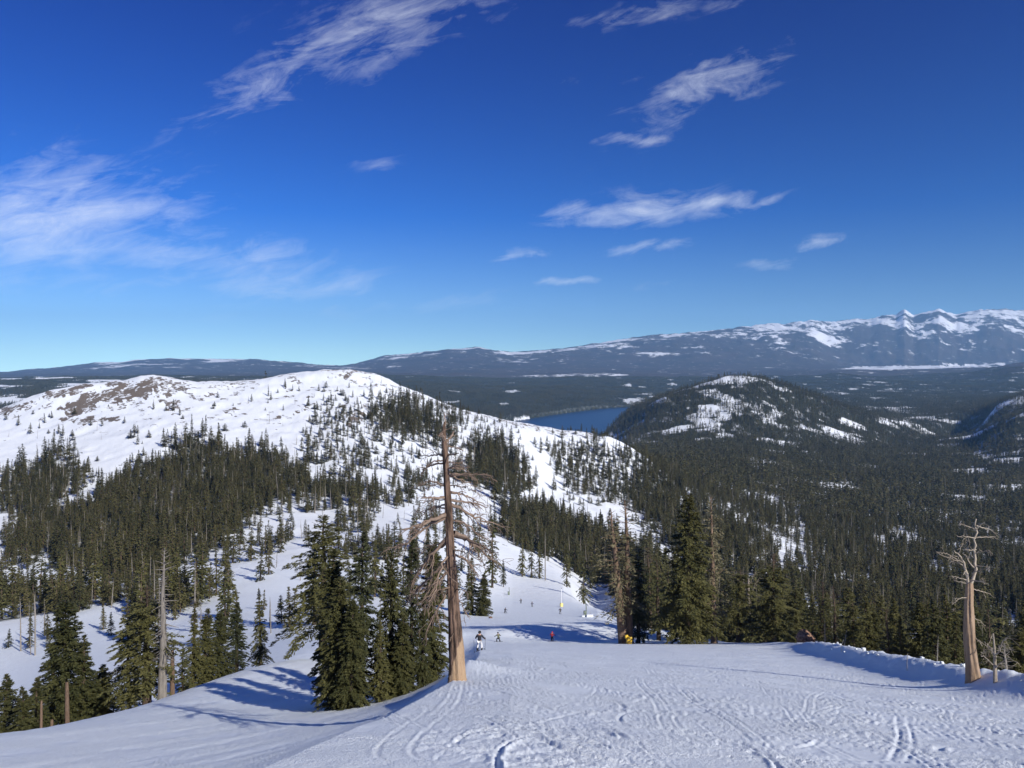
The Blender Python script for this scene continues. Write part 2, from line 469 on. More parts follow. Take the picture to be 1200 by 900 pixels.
def build_heights():
    zf = YF * (H0 - corrected_py(UPX, YF)) / F
    yb = np.interp(UPX, *YB)
    zn = near_z(GX, GY)
    w = smooth(1.0, 1.35, YF / yb) * front
    z = zn * (1 - w) + zf * w
    # behind and beside the camera the ridge simply falls away
    z = np.where(front < 1, z - (1 - front) * .12 * np.maximum(RG - 60, 0), z)
    # relief that the profiles do not carry
    run = smooth(500, 560, UPX) * smooth(760, 690, UPX) * smooth(560, 380, YF)
    calm = 1 - .92 * run
    mid = smooth(150, 320, YF) * smooth(5200, 3500, YF) * calm
    z = z + mid * (fbm(GX / 190, GY / 190, 3, 3) * 5.0 + fbm(GX / 42, GY / 42, 3, 8) * 1.5)
    z = z + smooth(420, 700, YF) * smooth(1900, 1300, YF) * fbm(GX / 14, GY / 22, 3, 21, .55) * 1.5
    hill = bell(YF, 3300, .28) * smooth(650, 720, UPX)
    z = z + hill * (fbm(GX / 420, GY / 420, 4, 31, .55, True) * 15)
    lk = in_poly(UPX, YF, [(480, 3400), (560, 3300), (745, 3500), (770, 6250), (700, 6150), (640, 5500), (560, 4950)])
    z = np.where(lkp(UPX, YF), np.minimum(z, -457), np.where((YF > 4300) & (YF < 7000) & (UPX > 560) & (UPX < 790), np.maximum(z, -446), z))
    far = smooth(5000, 8500, YF)
    z = z + far * smooth(15000, 11500, YF) * np.where(lk, 0, 1) * fbm(GX / 1300, GY / 900, 4, 41, .5, True) * 42
    mt = smooth(14500, 18500, YF)
    hi = np.interp(UPX, [-400, 0, 500, 800, 950, 1200, 1600], [.5, .5, .8, 1., 1.5, 1.9, 2])
    z = z + mt * hi * (fbm(GX / 2600, GY / 2600, 6, 51, .52, True) * 105 * smooth(25000, 21500, YF) + fbm(GX / 600, GY / 600, 4, 57, .6, True) * 40)
    cur = np.max(np.where(YF > 15000, z / YF, -1), axis=1)
    cs = np.convolve(np.pad(cur, 12, mode='edge'), np.ones(25) / 25, 'valid')
    tgt = (H0 - np.interp(UPX[:, -1], *SKY_MTN)) / F
    z = z + np.where(np.abs(TH) < .9, tgt - cs, 0)[:, None] * YF * smooth(15000, 19500, YF)
    # wind and grooming texture near by
    nr = smooth(230, 100, RG)
    xl = smooth(-1.5, -5, GX)                       # left flank: streaks along the wind
    a = R_(-58)
    u1, v1 = GX * math.cos(a) - GY * math.sin(a), GX * math.sin(a) + GY * math.cos(a)
    z = z + nr * (fbm(GX / 9, GY / 9, 3, 61) * .10 + fbm(GX / 1.3, GY / 1.7, 3, 66) * .013 * smooth(120, 40, RG))
    z = z + nr * xl * fbm(u1 / 5.0, v1 / .55, 3, 71) * .05
    z = z + nr * (1 - xl) * fbm((GX + .3 * GY) / 2.2, (GY - .5 * GX) / .5, 2, 77) * .007
    bd = berm_dist(GX, GY)
    z = z + np.exp(-(bd / 1.3) ** 2) * smooth(118, 95, GY) * smooth(14, 22, GY) * np.maximum(fbm(GX / .8, GY / .8, 3, 81), -.15) * .24
    trk = bil(TRK, (GX - tx0) / tcell, (GY - ty0) / tcell)
    inside = (GX > tx0) & (GX < tx0 + tcell * (TRK.shape[0] - 2)) & (GY > ty0) & (GY < ty0 + tcell * (TRK.shape[1] - 2))
    z = z + np.where(inside, np.clip(trk, -.03, .04), 0) * 1.4
    z = z + nr * (1 - xl) * smooth(75, 40, RG) * smooth(.05, .4, fbm(GX / 3.2, GY / 4.6, 3, 91)) * fbm(GX / .22, GY / .30, 3, 93, .6, True) * .030
    return z, run


GZ, RUN = build_heights()


def ground(x, y):
    x = np.asarray(x, float); y = np.asarray(y, float)
    th = np.arctan2(x, y); r = np.hypot(x, y)
    return bil(GZ, np.interp(th, TH, np.arange(len(TH))), np.interp(r, RR, np.arange(len(RR))))


def hit(px, py, ymin=20.0, ymax=5000.0):
    """first ground point seen at that place of the photograph"""
    u = (px - 600) / F
    ys = np.exp(np.linspace(math.log(ymin), math.log(ymax), 3000))
    zs = ground(u * ys, ys)
    rows = H0 - F * zs / ys
    k = np.argmax(rows <= py) if np.any(rows <= py) else len(ys) - 1
    return float(u * ys[k]), float(ys[k]), float(zs[k])


# surface masks, in world position, read from where each patch is seen
PPX = 600 + F * GX / np.maximum(GY, .5)
PPY = H0 - F * GZ / np.maximum(GY, .5)
vis = GY > 1

DENS = [  # forest stands: (density, y range, polygon of tree feet)
 (.95, 300, 1250, [(0,556),(33,548),(83,537),(112,545),(110,556),(60,585),(20,600),(0,600)]),
 (1.0, 250, 1250, [(0,600),(60,592),(103,592),(150,560),(163,545),(198,535),(212,514),(247,520),(255,530),(333,534),(347,545),(356,572),(322,600),(267,628),(205,664),(160,690),(100,668),(55,660),(0,665)]),
 (.45, 300, 1250, [(353,520),(372,478),(420,474),(436,500),(440,560),(420,600),(365,606)]),
 (.30, 300, 1250, [(355,560),(440,540),(500,560),(505,625),(430,665),(330,690),(300,660),(320,610)]),
 (.70, 300, 1250, [(443,475),(470,472),(500,480),(540,500),(548,517),(500,514),(445,512)]),
 (.22, 300, 1250, [(400,470),(560,490),(600,540),(560,580),(440,565)]),
 (1.0, 300, 1250, [(533,545),(560,524),(590,520),(610,555),(628,572),(600,580),(540,566)]),
 (1.0, 300, 1250, [(583,600),(596,596),(640,596),(690,615),(740,640),(790,680),(780,712),(735,705),(705,690),(660,652),(612,630),(590,615)]),
 (.62, 300, 1250, [(640,520),(700,515),(735,530),(770,560),(760,590),(700,585),(660,570)]),
 (.9, 300, 1250, [(722,575),(745,560),(785,570),(800,640),(770,615),(735,598)]),
 (.9, 300, 1400, [(735,528),(760,548),(800,570),(800,600),(760,575),(730,545)]),
 (.12, 130, 700, [(0,640),(0,790),(350,760),(560,700),(560,600),(330,640),(160,700)]),
 (.48, 110, 700, [(0,690),(50,680),(120,690),(200,680),(250,640),(330,640),(330,700),(240,740),(150,730),(60,720),(0,730)]),
 (.03, 300, 1250, [(0,500),(30,490),(110,470),(210,480),(330,450),(420,440),(560,485),(700,510),(700,560),(560,560),(380,510),(250,510),(120,530),(20,530)]),
 (.92, 60, 11500, [(783,560),(900,540),(1010,545),(1200,500),(1700,470),(1700,900),(850,900),(740,760),(740,700),(795,680)]),
 (.95, 550, 1400, [(752,536),(800,552),(900,565),(900,650),(800,652),(775,600)]),
 (.92, 1250, 11500, [(640,440),(1800,420),(1800,900),(700,900),(690,600),(640,560)]),
 (.9, 1500, 11500, [(-600,430),(900,430),(900,600),(-600,600)]),
]
HOLES = [  # snowfields and clearings inside them
 (250, 1250, [(0,598),(14,600),(18,640),(6,660),(0,650)]),
 (250, 1250, [(38,664),(72,655),(70,690),(45,700)]),
 (1250, 2600, [(858,538),(880,534),(925,542),(952,550),(930,552),(870,545)]),
 (600, 1700, [(967,565),(985,563),(1010,572),(1005,580),(975,572)]),
 (400, 1300, [(925,612),(935,608),(948,625),(940,640),(930,630)]),
 (400, 1300, [(888,622),(900,615),(910,640),(900,645)]),
 (400, 900, [(1140,708),(1160,706),(1200,722),(1200,742),(1160,738)]),
 (300, 1250, [(700,585),(725,600),(760,622),(775,636),(745,632),(705,604)]),
 (2200, 4200, [(848,437),(870,435),(890,440),(888,447),(868,449),(855,444)]),
 (2200, 4200, [(812,458),(838,455),(852,463),(882,474),(868,480),(840,482),(812,496),(800,490),(830,478),(845,470)]),
 (2200, 4200, [(890,489),(905,480),(922,485),(908,494),(895,497)]),
 (2200, 4200, [(968,502),(990,509),(1020,518),(1005,521),(975,512)]),
 (1250, 3600, [(695,508),(720,509),(785,520),(800,527),(760,526),(715,517)]),
 (2000, 3200, [(1115,514),(1150,500),(1170,492),(1200,482),(1200,487),(1175,496),(1140,512)]),
 (3000, 4500, [(1160,468),(1175,464),(1210,463),(1210,473),(1175,475)]),
 (5000, 13000, [(556,452),(575,449),(596,456),(590,461),(572,457)]),
]


def density(px, py, x, y):
    wx = fbm(x / 60, y / 60, 2, 101); wy = fbm(x / 60, y / 60, 2, 102)
    k = np.clip(5000 / np.maximum(y, 60), .8, 9)
    kk = np.where((y > 350) & (y < 1300), 2.2, 1.0)
    jx = (vnoise(x / 5, y / 5, 103) - .5) * np.where((y > 350) & (y < 1300), 30, 0)
    jy = (vnoise(x / 5, y / 5, 104) - .5) * np.where((y > 350) & (y < 1300), 26, 0)
    qx, qy = px + jx + wx * k * 1.1 * kk, py + jy + wy * k * .6 * kk
    d = np.zeros(px.shape)
    for dn, y0, y1, poly in DENS:
        m = (y > y0) & (y < y1)
        if not np.any(m): continue
        m[m] = in_poly(qx[m], qy[m], poly)
        d[m] = np.maximum(d[m], dn)
    for y0, y1, poly in HOLES:
        m = (y > y0) & (y < y1)
        if not np.any(m): continue
        m[m] = in_poly(qx[m], qy[m], poly)
        d[m] *= (.04 if y0 < 1200 else .66)
    # natural thin places in the big valley forest
    cl = np.where(y < 1500, smooth(.08, .30, fbm(x / 60, y / 110, 4, 112)) * smooth(820, 880, px), smooth(.18, .42, fbm(x / 130, y / 130, 4, 111)))
    d = np.where((y < 700) & (d > .05) & (d < .56), d * np.clip(.15 + 2.6 * smooth(-.15, .35, fbm(x / 22, y / 34, 3, 115)), 0, 2), d)
    d = np.where((y > 4000) & (px < 330), d * (1 - smooth(.05, .2, fbm(x / 200, y / 420, 4, 137))), d)
    d = np.where((y > 5000) & (px >= 330), d * (1 - .9 * smooth(.40, .50, fbm(x / 260, y / 500, 4, 138))), d)
    d = d * np.where((px > 720) & (d > .5), 1 - .88 * cl, 1) * np.where((px > 800) & (y < 1900), .78, 1)
    lk = (y > 3300) & (y < 6500) & in_poly(px, y, [(600, 3300), (690, 3750), (755, 4200), (770, 6200), (700, 5860), (640, 5230), (602, 4870)])
    return np.where(lk, 0, d)


yb_g = np.interp(UPX, *YB)
DG = np.zeros(GX.shape)
m = (GY > 55) & (np.abs(TG) < 1.0) & (YF > yb_g * 1.15)
DG[m] = density(PPX[m], PPY[m], GX[m], GY[m])

ROCKS = [(.9, [(68,478),(82,470),(105,468),(118,474),(98,486),(82,490)]), (.8, [(88,466),(110,458),(130,462),(112,472)]),
 (.85, [(120,468),(140,450),(175,446),(184,455),(172,466),(150,466),(140,474),(128,472)]), (.75, [(70,492),(100,488),(138,488),(140,493),(110,497),(85,500)]),
 (.6, [(160,447),(182,440),(215,449),(230,455),(205,462),(182,466),(185,452)]), (.75, [(40,470),(60,458),(110,451),(150,446),(158,449),(110,456),(75,466)]),
 (.6, [(190,470),(210,468),(215,478),(200,484)]), (.7, [(265,482),(278,479),(280,487),(270,488)]), (.8, [(320,489),(332,486),(334,492),(322,494)]),
 (.85, [(345,480),(358,473),(362,478),(348,488)]), (.85, [(404,488),(420,480),(430,486),(424,496),(408,502)]), (.45, [(395,432),(416,432),(430,437),(410,440)]),
 (.6, [(398,436),(412,435),(414,442),(400,444)]), (.45, [(560,484),(620,496),(690,507),(700,513),(670,512),(600,500)]), (.4, [(240,449),(300,447),(310,452),(250,456)]),
 (.28, [(655,520),(740,525),(745,560),(700,560)]), (.45, [(420,438),(470,455),(560,486),(548,486),(460,458)]), (.6, [(0,476),(40,468),(50,474),(0,490)])]
RK = np.zeros(GX.shape)
m = (GY > 700) & (GY < 1350) & (np.abs(TG) < .8)
wx = fbm(GX[m] / 14, GY[m] / 14, 3, 121) * 9; wy = fbm(GX[m] / 14, GY[m] / 14, 3, 122) * 4.5
acc = np.zeros(wx.shape)
for s, poly in ROCKS:
    acc = np.maximum(acc, s * in_poly(PPX[m] + wx, PPY[m] + wy, poly))
acc = acc * (.62 + .75 * smooth(-.25, .3, fbm(GX[m] / 9, GY[m] / 9, 3, 123)))
RK[m] = acc
# sparse stones poking through all over the upper ridge
RK[m] = np.maximum(RK[m], .62 * smooth(.25, .38, fbm(GX[m] / 13, GY[m] / 13, 3, 125)) * smooth(540, 470, PPY[m]))

# far ground cover: 0 dark forest .. 1 snow
FS = np.zeros(GX.shape)
m = (GY > 10500) & (np.abs(TG) < 1.0)
nx = fbm(GX[m] / 900, GY[m] / 900, 5, 131, .6); n2 = fbm(GX[m] / 2400, GY[m] / 2400, 4, 133, .55, True)
th = np.interp(PPX[m], [-200, 90, 120, 180, 230, 300, 420, 560, 640, 720, 820, 900, 960, 1050, 1200, 1500], [.30, .25, .85, .9, .78, .62, .55, .66, .68, .76, .86, .92, .96, 1.02, 1.02, 1.0])
top = np.interp(PPX[m], *SKY_MTN)
span = np.interp(PPX[m], [0, 300, 560, 700, 850, 950, 1050, 1200], [10, 9, 18, 24, 28, 34, 38, 40])
hgt = np.clip(1 - (PPY[m] - top) / span, -.6, 1)
FS[m] = np.clip(.86 * smooth(.22, .85, hgt * .55 * th + nx * .95 * np.clip(th, .5, 1) + n2 * .22 * th + .12 * th) + .16 * smooth(.1, .5, nx), 0, 1) * smooth(436, 431, PPY[m])
flat = in_poly(PPX[m] + nx * 14, PPY[m] + nx * 1.4, [(975, 432.5), (1010, 429.5), (1100, 428), (1178, 425), (1180, 429), (1120, 431.5), (1040, 433.5)])
FS[m] = np.maximum(FS[m], .8 * flat)
fl2 = in_poly(PPX[m] + nx * 20, PPY[m] + nx * 1.6, [(600, 442), (700, 437), (760, 440), (700, 443)]) | in_poly(PPX[m] + nx * 20, PPY[m] + nx * 2, [(-50, 446), (30, 443), (40, 446), (0, 455), (-50, 458)])
FS[m] = np.maximum(FS[m], .45 * fl2)
m2 = (GY > 5000) & (GY < 10600) & (np.abs(TG) < 1.0)
FS[m2] = np.where(DG[m2] < .2, .32, 0) * (DG[m2] > 0) + .75 * smooth(.12, .4, fbm(GX[m2] / 200, GY[m2] / 420, 4, 137)) * smooth(330, 200, PPX[m2])
FOR = np.where(GY > 10500, 1 - FS, np.where(GY > 5000, np.maximum(smooth(.2, .6, DG), 1 - FS) * (1 - FS), smooth(.35, .9, DG) * np.where(GY > 1400, 1.0 - .45 * smooth(.10, .35, fbm(GX / 26, GY / 60, 3, 139)), np.where(UPX > 780, .42, .62))))
shore = (GY > 4300) & (GY < 6600) & in_poly(PPX, GY, [(560, 4700), (600, 4860), (640, 5230), (700, 5830), (750, 6150), (750, 6260), (700, 5960), (640, 5350), (590, 4930), (560, 4800)])


def node_mat(name):
    mt = bpy.data.materials.new(name); mt.use_nodes = True
    nt = mt.node_tree; nt.nodes.clear()
    out = nt.nodes.new('ShaderNodeOutputMaterial'); b = nt.nodes.new('ShaderNodeBsdfPrincipled')
    nt.links.new(b.outputs[0], out.inputs[0])
    return mt, nt, b


def inp(nt, sock, v):
    if hasattr(v, 'links') or hasattr(v, 'is_output') and v.is_output: nt.links.new(v, sock)
    else: sock.default_value = v


def mixc(nt, f, a, b):
    n = nt.nodes.new('ShaderNodeMix'); n.data_type = 'RGBA'
    for s, v in ((n.inputs['Factor'], f), (n.inputs[6], a), (n.inputs[7], b)):
        if isinstance(v, bpy.types.NodeSocket): nt.links.new(v, s)
        else: s.default_value = v if not isinstance(v, tuple) else (*v, 1)[:4]
    return n.outputs[2]


def math_n(nt, op, a, b=0.0, clamp=False):
    n = nt.nodes.new('ShaderNodeMath'); n.operation = op; n.use_clamp = clamp
    for s, v in ((n.inputs[0], a), (n.inputs[1], b)):
        if isinstance(v, bpy.types.NodeSocket): nt.links.new(v, s)
        else: s.default_value = v
    return n.outputs[0]


def noise_n(nt, scale, detail=4, rough=.55, vec=None, out='Fac', st=None):
    n = nt.nodes.new('ShaderNodeTexNoise')
    n.inputs['Scale'].default_value = scale; n.inputs['Detail'].default_value = detail; n.inputs['Roughness'].default_value = rough
    if vec is None:
        vec = nt.nodes.new('ShaderNodeTexCoord').outputs['Object']
    if st is not None:
        mp = nt.nodes.new('ShaderNodeMapping'); mp.inputs['Scale'].default_value = st
        nt.links.new(vec, mp.inputs[0]); vec = mp.outputs[0]
    nt.links.new(vec, n.inputs['Vector'])
    return n.outputs[out]


def ramp_n(nt, v, a, b):
    n = nt.nodes.new('ShaderNodeMapRange'); n.interpolation_type = 'SMOOTHSTEP'
    nt.links.new(v, n.inputs[0]); n.inputs[1].default_value = a; n.inputs[2].default_value = b
    return n.outputs[0]


def attr_n(nt, name):
    n = nt.nodes.new('ShaderNodeAttribute'); n.attribute_name = name
    return n.outputs['Fac']


def bump_n(nt, bsdf, h, strength, dist):
    n = nt.nodes.new('ShaderNodeBump'); n.inputs['Strength'].default_value = strength; n.inputs['Distance'].default_value = dist
    nt.links.new(h, n.inputs['Height']); nt.links.new(n.outputs[0], bsdf.inputs['Normal'])


# --- snow and far ground
SNOW = (.825, .85, .868)
m_snow, nt, b = node_mat('packed_snow')
v = noise_n(nt, .35, 5, .6)
nt.links.new(mixc(nt, v, (.80, .835, .855), (.87, .90, .91)), b.inputs['Base Color'])
b.inputs['Roughness'].default_value = .62
b.inputs['Specular IOR Level'].default_value = .28
grit = math_n(nt, 'ADD', noise_n(nt, 24, 3, .7), math_n(nt, 'MULTIPLY', noise_n(nt, 7, 4, .65), 1.4))
grit = math_n(nt, 'MULTIPLY', grit, ramp_n(nt, noise_n(nt, .42, 3, .6, st=(1, .6, 1)), .25, .62))
bump_n(nt, b, grit, .8, .05)

m_hill, nt, b = node_mat('hill_snow_rock')
rk, fo = attr_n(nt, 'rock'), attr_n(nt, 'forest')
n1 = noise_n(nt, .22, 5, .65); n2 = noise_n(nt, .045, 4, .6)
rmask = ramp_n(nt, math_n(nt, 'ADD', rk, math_n(nt, 'MULTIPLY', math_n(nt, 'SUBTRACT', n1, .5), 2.6)), .50, .66)
fmask = ramp_n(nt, math_n(nt, 'ADD', fo, math_n(nt, 'MULTIPLY', math_n(nt, 'SUBTRACT', n1, .5), 1.1)), .35, .75)
rockc = mixc(nt, noise_n(nt, .5, 4, .7), (.085, .068, .054), (.25, .205, .165))
forc = mixc(nt, n2, (.022, .027, .018), (.055, .058, .035))
c = mixc(nt, fmask, SNOW, forc)
c = mixc(nt, rmask, c, rockc)
nt.links.new(c, b.inputs['Base Color'])
b.inputs['Roughness'].default_value = .75; b.inputs['Specular IOR Level'].default_value = .15
bump_n(nt, b, math_n(nt, 'ADD', n1, math_n(nt, 'MULTIPLY', rmask, noise_n(nt, .6, 4, .7))), .6, .9)

m_mtn, nt, b = node_mat('mountain_ground')
fo = attr_n(nt, 'forest')
n1 = noise_n(nt, .0042, 7, .72); n2 = noise_n(nt, .0016, 4, .6)
fmask = ramp_n(nt, math_n(nt, 'ADD', fo, math_n(nt, 'MULTIPLY', math_n(nt, 'SUBTRACT', n1, .5), 3.2)), .30, .72)
forc = mixc(nt, n2, (.018, .026, .026), (.105, .080, .068))
nt.links.new(mixc(nt, fmask, (.78, .79, .81), forc), b.inputs['Base Color'])
b.inputs['Roughness'].default_value = .8; b.inputs['Specular IOR Level'].default_value = .1
bump_n(nt, b, noise_n(nt, .02, 5, .7), .8, 22)


def ring(name, i0, i1, mat, kind, label):
    sub = slice(i0, i1 + 1)
    nT, nR = len(TH), i1 - i0 + 1
    vx = np.stack([GX[:, sub], GY[:, sub], GZ[:, sub]], -1).reshape(-1, 3)
    idx = np.arange(nT * nR).reshape(nT, nR)
    q = np.stack([idx[:-1, :-1], idx[1:, :-1], idx[1:, 1:], idx[:-1, 1:]], -1).reshape(-1, 4)[:, ::-1]
    ex = {} if i0 == 0 else {'forest': FOR[:, sub].ravel(), 'rock': RK[:, sub].ravel()}
    me = mesh_np(name, vx, quads=q, mats=[mat], smooth=True, attrs=ex)
    return tag(link(name, me), label=label, kind=kind)


iA = int(np.searchsorted(RR, 300)); iB = int(np.searchsorted(RR, 10900))
FOR = np.where(shore, np.minimum(FOR, .72), FOR)
ring('ski_slope', 0, iA, m_snow, 'structure', 'groomed snow slope with curving ski tracks falling away below')
ring('hills', iA, iB, m_hill, 'structure', 'snowy ridge with brown rock outcrops and forested valley floor')
ring('mountains', iB, len(RR) - 1, m_mtn, 'structure', 'far blue mountain range streaked with snow')

# lake
m_lake, nt, b = node_mat('lake_water')
b.inputs['Base Color'].default_value = (.010, .034, .085, 1)
b.inputs['Roughness'].default_value = .30
b.inputs['Specular IOR Level'].default_value = .16
b.inputs['IOR'].default_value = 1.33
bump_n(nt, b, noise_n(nt, .05, 3, .5, st=(1, .35, 1)), .25, 1.2)
lk = [(450, 3300), (560, 3000), (760, 3200), (790, 6400), (700, 6300), (640, 5700), (560, 5100), (450, 5000)]
lv = [((p - 600) / F * y, y, -450.0) for p, y in lk]
me = bpy.data.meshes.new('lake'); me.from_pydata(lv, [], [list(range(len(lv)))[::-1]]); me.materials.append(m_lake)
tag(link('lake', me), label='dark blue lake lying beyond the spur of the ridge', kind='structure')

# haze
def build_haze():
    me = bpy.data.meshes.new('haze')
    zl, zh = float(GZ.min()) - 30, float(GZ.max()) + 40
    b_ = 29500.0
    vs = [(x, y, z) for x in (-b_, b_) for y in (-b_, b_) for z in (zl, zh)]
    me.from_pydata(vs, [], [(0, 1, 3, 2), (4, 6, 7, 5), (0, 4, 5, 1), (2, 3, 7, 6), (0, 2, 6, 4), (1, 5, 7, 3)])
    mt = bpy.data.materials.new('thin_air'); mt.use_nodes = True
    nt = mt.node_tree; nt.nodes.clear()
    out = nt.nodes.new('ShaderNodeOutputMaterial'); pv = nt.nodes.new('ShaderNodeVolumePrincipled')
    pv.inputs['Color'].default_value = (.31, .61, 1.0, 1)
    pv.inputs['Density'].default_value = 2.6e-5
    pv.inputs['Anisotropy'].default_value = 0.0
    nt.links.new(pv.outputs[0], out.inputs['Volume'])
    mt.cycles.homogeneous_volume = True
    me.materials.append(mt)
    tag(link('haze', me), label='thin blue air over the far valley', kind='stuff')


build_haze()

# ------------------------------------------------------------------ tree materials
def foliage_mat(name, dark, light, trans=.12):
    mt, nt, b = node_mat(name)
    oi = nt.nodes.new('ShaderNodeObjectInfo')
    t = attr_n(nt, 'tint')
    f = math_n(nt, 'ADD', math_n(nt, 'MULTIPLY', t, .52), math_n(nt, 'MULTIPLY', oi.outputs['Random'], .55), True)
    c = mixc(nt, f, dark, light)
    nt.links.new(c, b.inputs['Base Color'])
    b.inputs['Roughness'].default_value = .7
    b.inputs['Specular IOR Level'].default_value = .22
    return mt


def bark_mat(name, dark, light, scale=6, st=(1, 1, .18), bump=.04):
    mt, nt, b = node_mat(name)
    oi = nt.nodes.new('ShaderNodeObjectInfo')
    n = noise_n(nt, scale, 5, .68, st=st)
    f = math_n(nt, 'ADD', math_n(nt, 'MULTIPLY', math_n(nt, 'SUBTRACT', n, .3), 2.0), math_n(nt, 'MULTIPLY', math_n(nt, 'SUBTRACT', oi.outputs['Random'], .5), .4), True)
    nt.links.new(mixc(nt, f, dark, light), b.inputs['Base Color'])
    b.inputs['Roughness'].default_value = .85; b.inputs['Specular IOR Level'].default_value = .15
    bump_n(nt, b, n, .9, bump)
    return mt


M_FIR = foliage_mat('fir_needles', (.026, .032, .012), (.122, .112, .038))
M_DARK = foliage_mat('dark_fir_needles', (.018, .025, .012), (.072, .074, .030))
M_FAR = foliage_mat('forest_needles', (.022, .028, .012), (.115, .102, .040))
M_DRY = foliage_mat('dry_needles', (.070, .066, .034), (.185, .160, .090))
M_BARK = bark_mat('conifer_bark', (.045, .032, .024), (.17, .12, .085))
M_GREY = bark_mat('weathered_wood', (.13, .115, .10), (.36, .32, .27))


def tube(paths, sides=6):
    """paths: list of (points Nx3, radii N) -> verts, quads of capped-less tapered tubes"""
    V, Q = [], []
    off = 0
    for P, Rad in paths:
        P = np.asarray(P, float); Rad = np.asarray(Rad, float)
        n = len(P)
        T = np.gradient(P, axis=0); T /= np.maximum(np.linalg.norm(T, axis=1, keepdims=True), 1e-9)
        ref = np.array([0, 0, 1.0]) if abs(T[0, 2]) < .8 else np.array([1.0, 0, 0])
        A = np.cross(T, ref); A /= np.maximum(np.linalg.norm(A, axis=1, keepdims=True), 1e-9)
        B = np.cross(T, A)
        an = np.arange(sides) * 2 * math.pi / sides
        ringv = P[:, None, :] + Rad[:, None, None] * (np.cos(an)[None, :, None] * A[:, None, :] + np.sin(an)[None, :, None] * B[:, None, :])
        V.append(ringv.reshape(-1, 3))
        i = np.arange(n - 1)[:, None] * sides; k = np.arange(sides)[None, :]; k2 = (k + 1) % sides
        Q.append((np.stack([i + k, i + k2, i + sides + k2, i + sides + k], -1).reshape(-1, 4) + off))
        # close the tip with a tiny fan quad
        if sides >= 4:
            e = off + (n - 1) * sides
            Q.append(np.array([[e, e + 1, e + 2, e + 3]]))
            if sides > 4: Q.append(np.array([[e + 3, e + 4, e + (5 if sides > 5 else 0), e]]))
        off += n * sides
    return np.concatenate(V), np.concatenate(Q)


